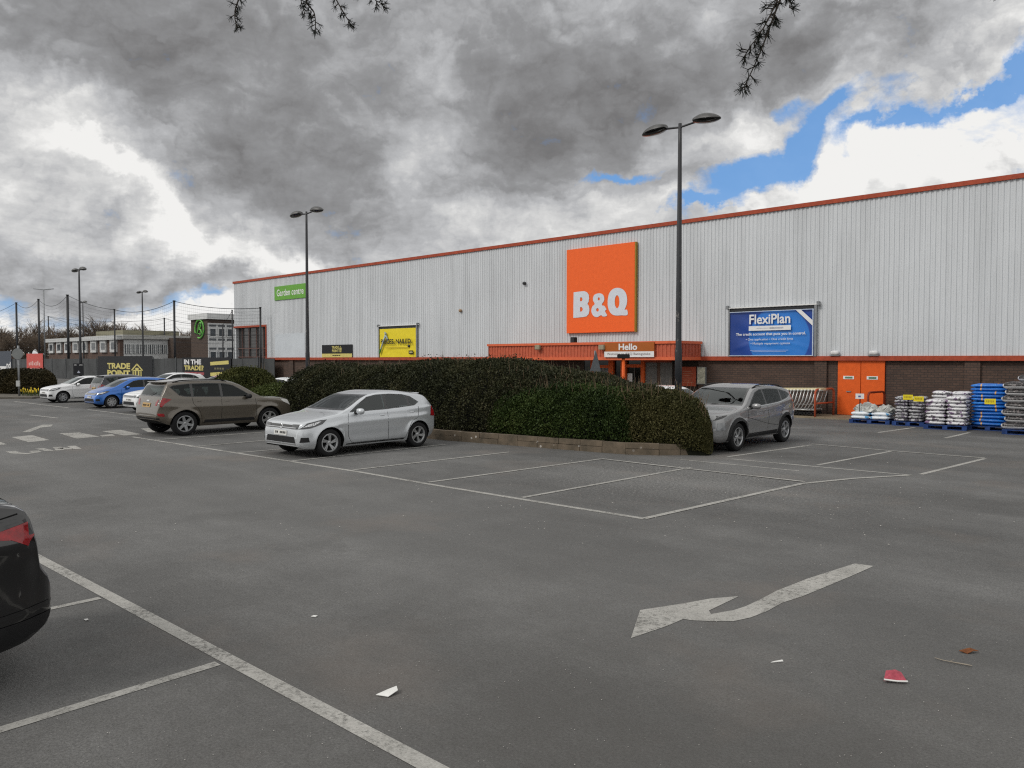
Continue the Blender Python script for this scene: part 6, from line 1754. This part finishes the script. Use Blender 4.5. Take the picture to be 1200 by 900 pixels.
# heaped cumulus: folded noise at three sizes
vsq = N(nt, 'ShaderNodeVectorMath', operation='MULTIPLY'); L(nt, wad.outputs[0], vsq.inputs[0]); vsq.inputs[1].default_value = (1., 1.6, 1.)
heap = None
for sc_, am_ in ((8., .50), (18., .30), (40., .12)):
    n_ = noise(nt, vsq.outputs[0], sc_, 1.5, .5)
    q_ = math_(nt, 'MULTIPLY', math_(nt, 'ABSOLUTE', math_(nt, 'SUBTRACT', n_.outputs['Fac'], .5)), am_ * 5.)
    heap = q_ if heap is None else math_(nt, 'ADD', heap, q_)
heap = math_(nt, 'SUBTRACT', heap, .45)
dk = math_(nt, 'SUBTRACT', dk, math_(nt, 'MULTIPLY', heap, .30))
# unseen sky above and behind the view, brightened broken cloud to light the scene
behind = ramp(nt, dot((FWD[0] * .82, FWD[1] * .82, -.57)), [(.30, 1.), (.62, 0.)]).outputs[0]
dk = math_(nt, 'ADD', dk, .11)
dk = math_(nt, 'SUBTRACT', dk, math_(nt, 'MULTIPLY', behind, math_(nt, 'MULTIPLY_ADD', math_(nt, 'SUBTRACT', .5, nA.outputs['Fac']), 2.2, .36)))
cloud = ramp(nt, dk, [(0., (.74, .735, .72)), (.12, (.58, .58, .575)), (.30, (.40, .405, .415)), (.52, (.248, .25, .256)), (.78, (.158, .156, .158)), (1., (.112, .111, .113))])
bl = total(BLUE)
bl = math_(nt, 'SUBTRACT', bl, math_(nt, 'MULTIPLY', heap, .25))
bl = math_(nt, 'ADD', bl, math_(nt, 'MULTIPLY', math_(nt, 'SUBTRACT', nB.outputs['Fac'], .5), 1.1))
bl = math_(nt, 'ADD', bl, math_(nt, 'MULTIPLY', math_(nt, 'SUBTRACT', nC.outputs['Fac'], .5), 1.5))
blm = ramp(nt, bl, [(.30, 0.), (.80, .95)]).outputs[0]
skc = mixc(nt, 1., sky.outputs[0], (.62, .70, .86), 'MULTIPLY')
skc = mixc(nt, .55, skc, (1.3, 3.5, 7.2))
cl_ = N(nt, 'ShaderNodeVectorMath', operation='SCALE'); L(nt, cloud.outputs[0], cl_.inputs[0]); cl_.inputs['Scale'].default_value = 10.0
col = mixc(nt, blm, cl_.outputs[0], skc)
# below the horizon: dim ground glow only
below = ramp(nt, sp.outputs[2], [(-.0, 0.), (.001, 1.)]) if False else None
L(nt, col, bg.inputs['Color']); bg.inputs['Strength'].default_value = 0.1
w.cycles.sampling_method = 'MANUAL'; w.cycles.sample_map_resolution = 512

sd = bpy.data.lights.new('sun', 'SUN'); sd.energy = 1.3; sd.angle = math.radians(16); sd.color = (1, .96, .90)
so = bpy.data.objects.new('sun', sd); COL.objects.link(so)
dv = Vector((math.sin(SUN_AZ) * math.cos(SUN_EL), math.cos(SUN_AZ) * math.cos(SUN_EL), math.sin(SUN_EL)))
so.rotation_euler = dv.to_track_quat('Z', 'Y').to_euler()

cd = bpy.data.cameras.new('camera'); cd.sensor_width = 36; cd.lens = 27.; cd.clip_end = 4000; cd.clip_start = .05
cam = bpy.data.objects.new('camera', cd); COL.objects.link(cam)
cam.location = (0, 0, CAMH); cam.rotation_euler = (math.pi / 2 - PITCH, 0, YAW)
scene.camera = cam
vs_ = scene.view_settings
vs_.view_transform = 'Standard'; vs_.look = 'None'; vs_.gamma = 1.; vs_.use_curve_mapping = False; vs_.exposure = .26
scene.cycles.max_bounces = 6; scene.cycles.diffuse_bounces = 3; scene.cycles.glossy_bounces = 3; scene.cycles.transparent_max_bounces = 8
scene.cycles.use_denoising = False; scene.cycles.filter_width = 1.2; scene.cycles.sample_clamp_indirect = 4.
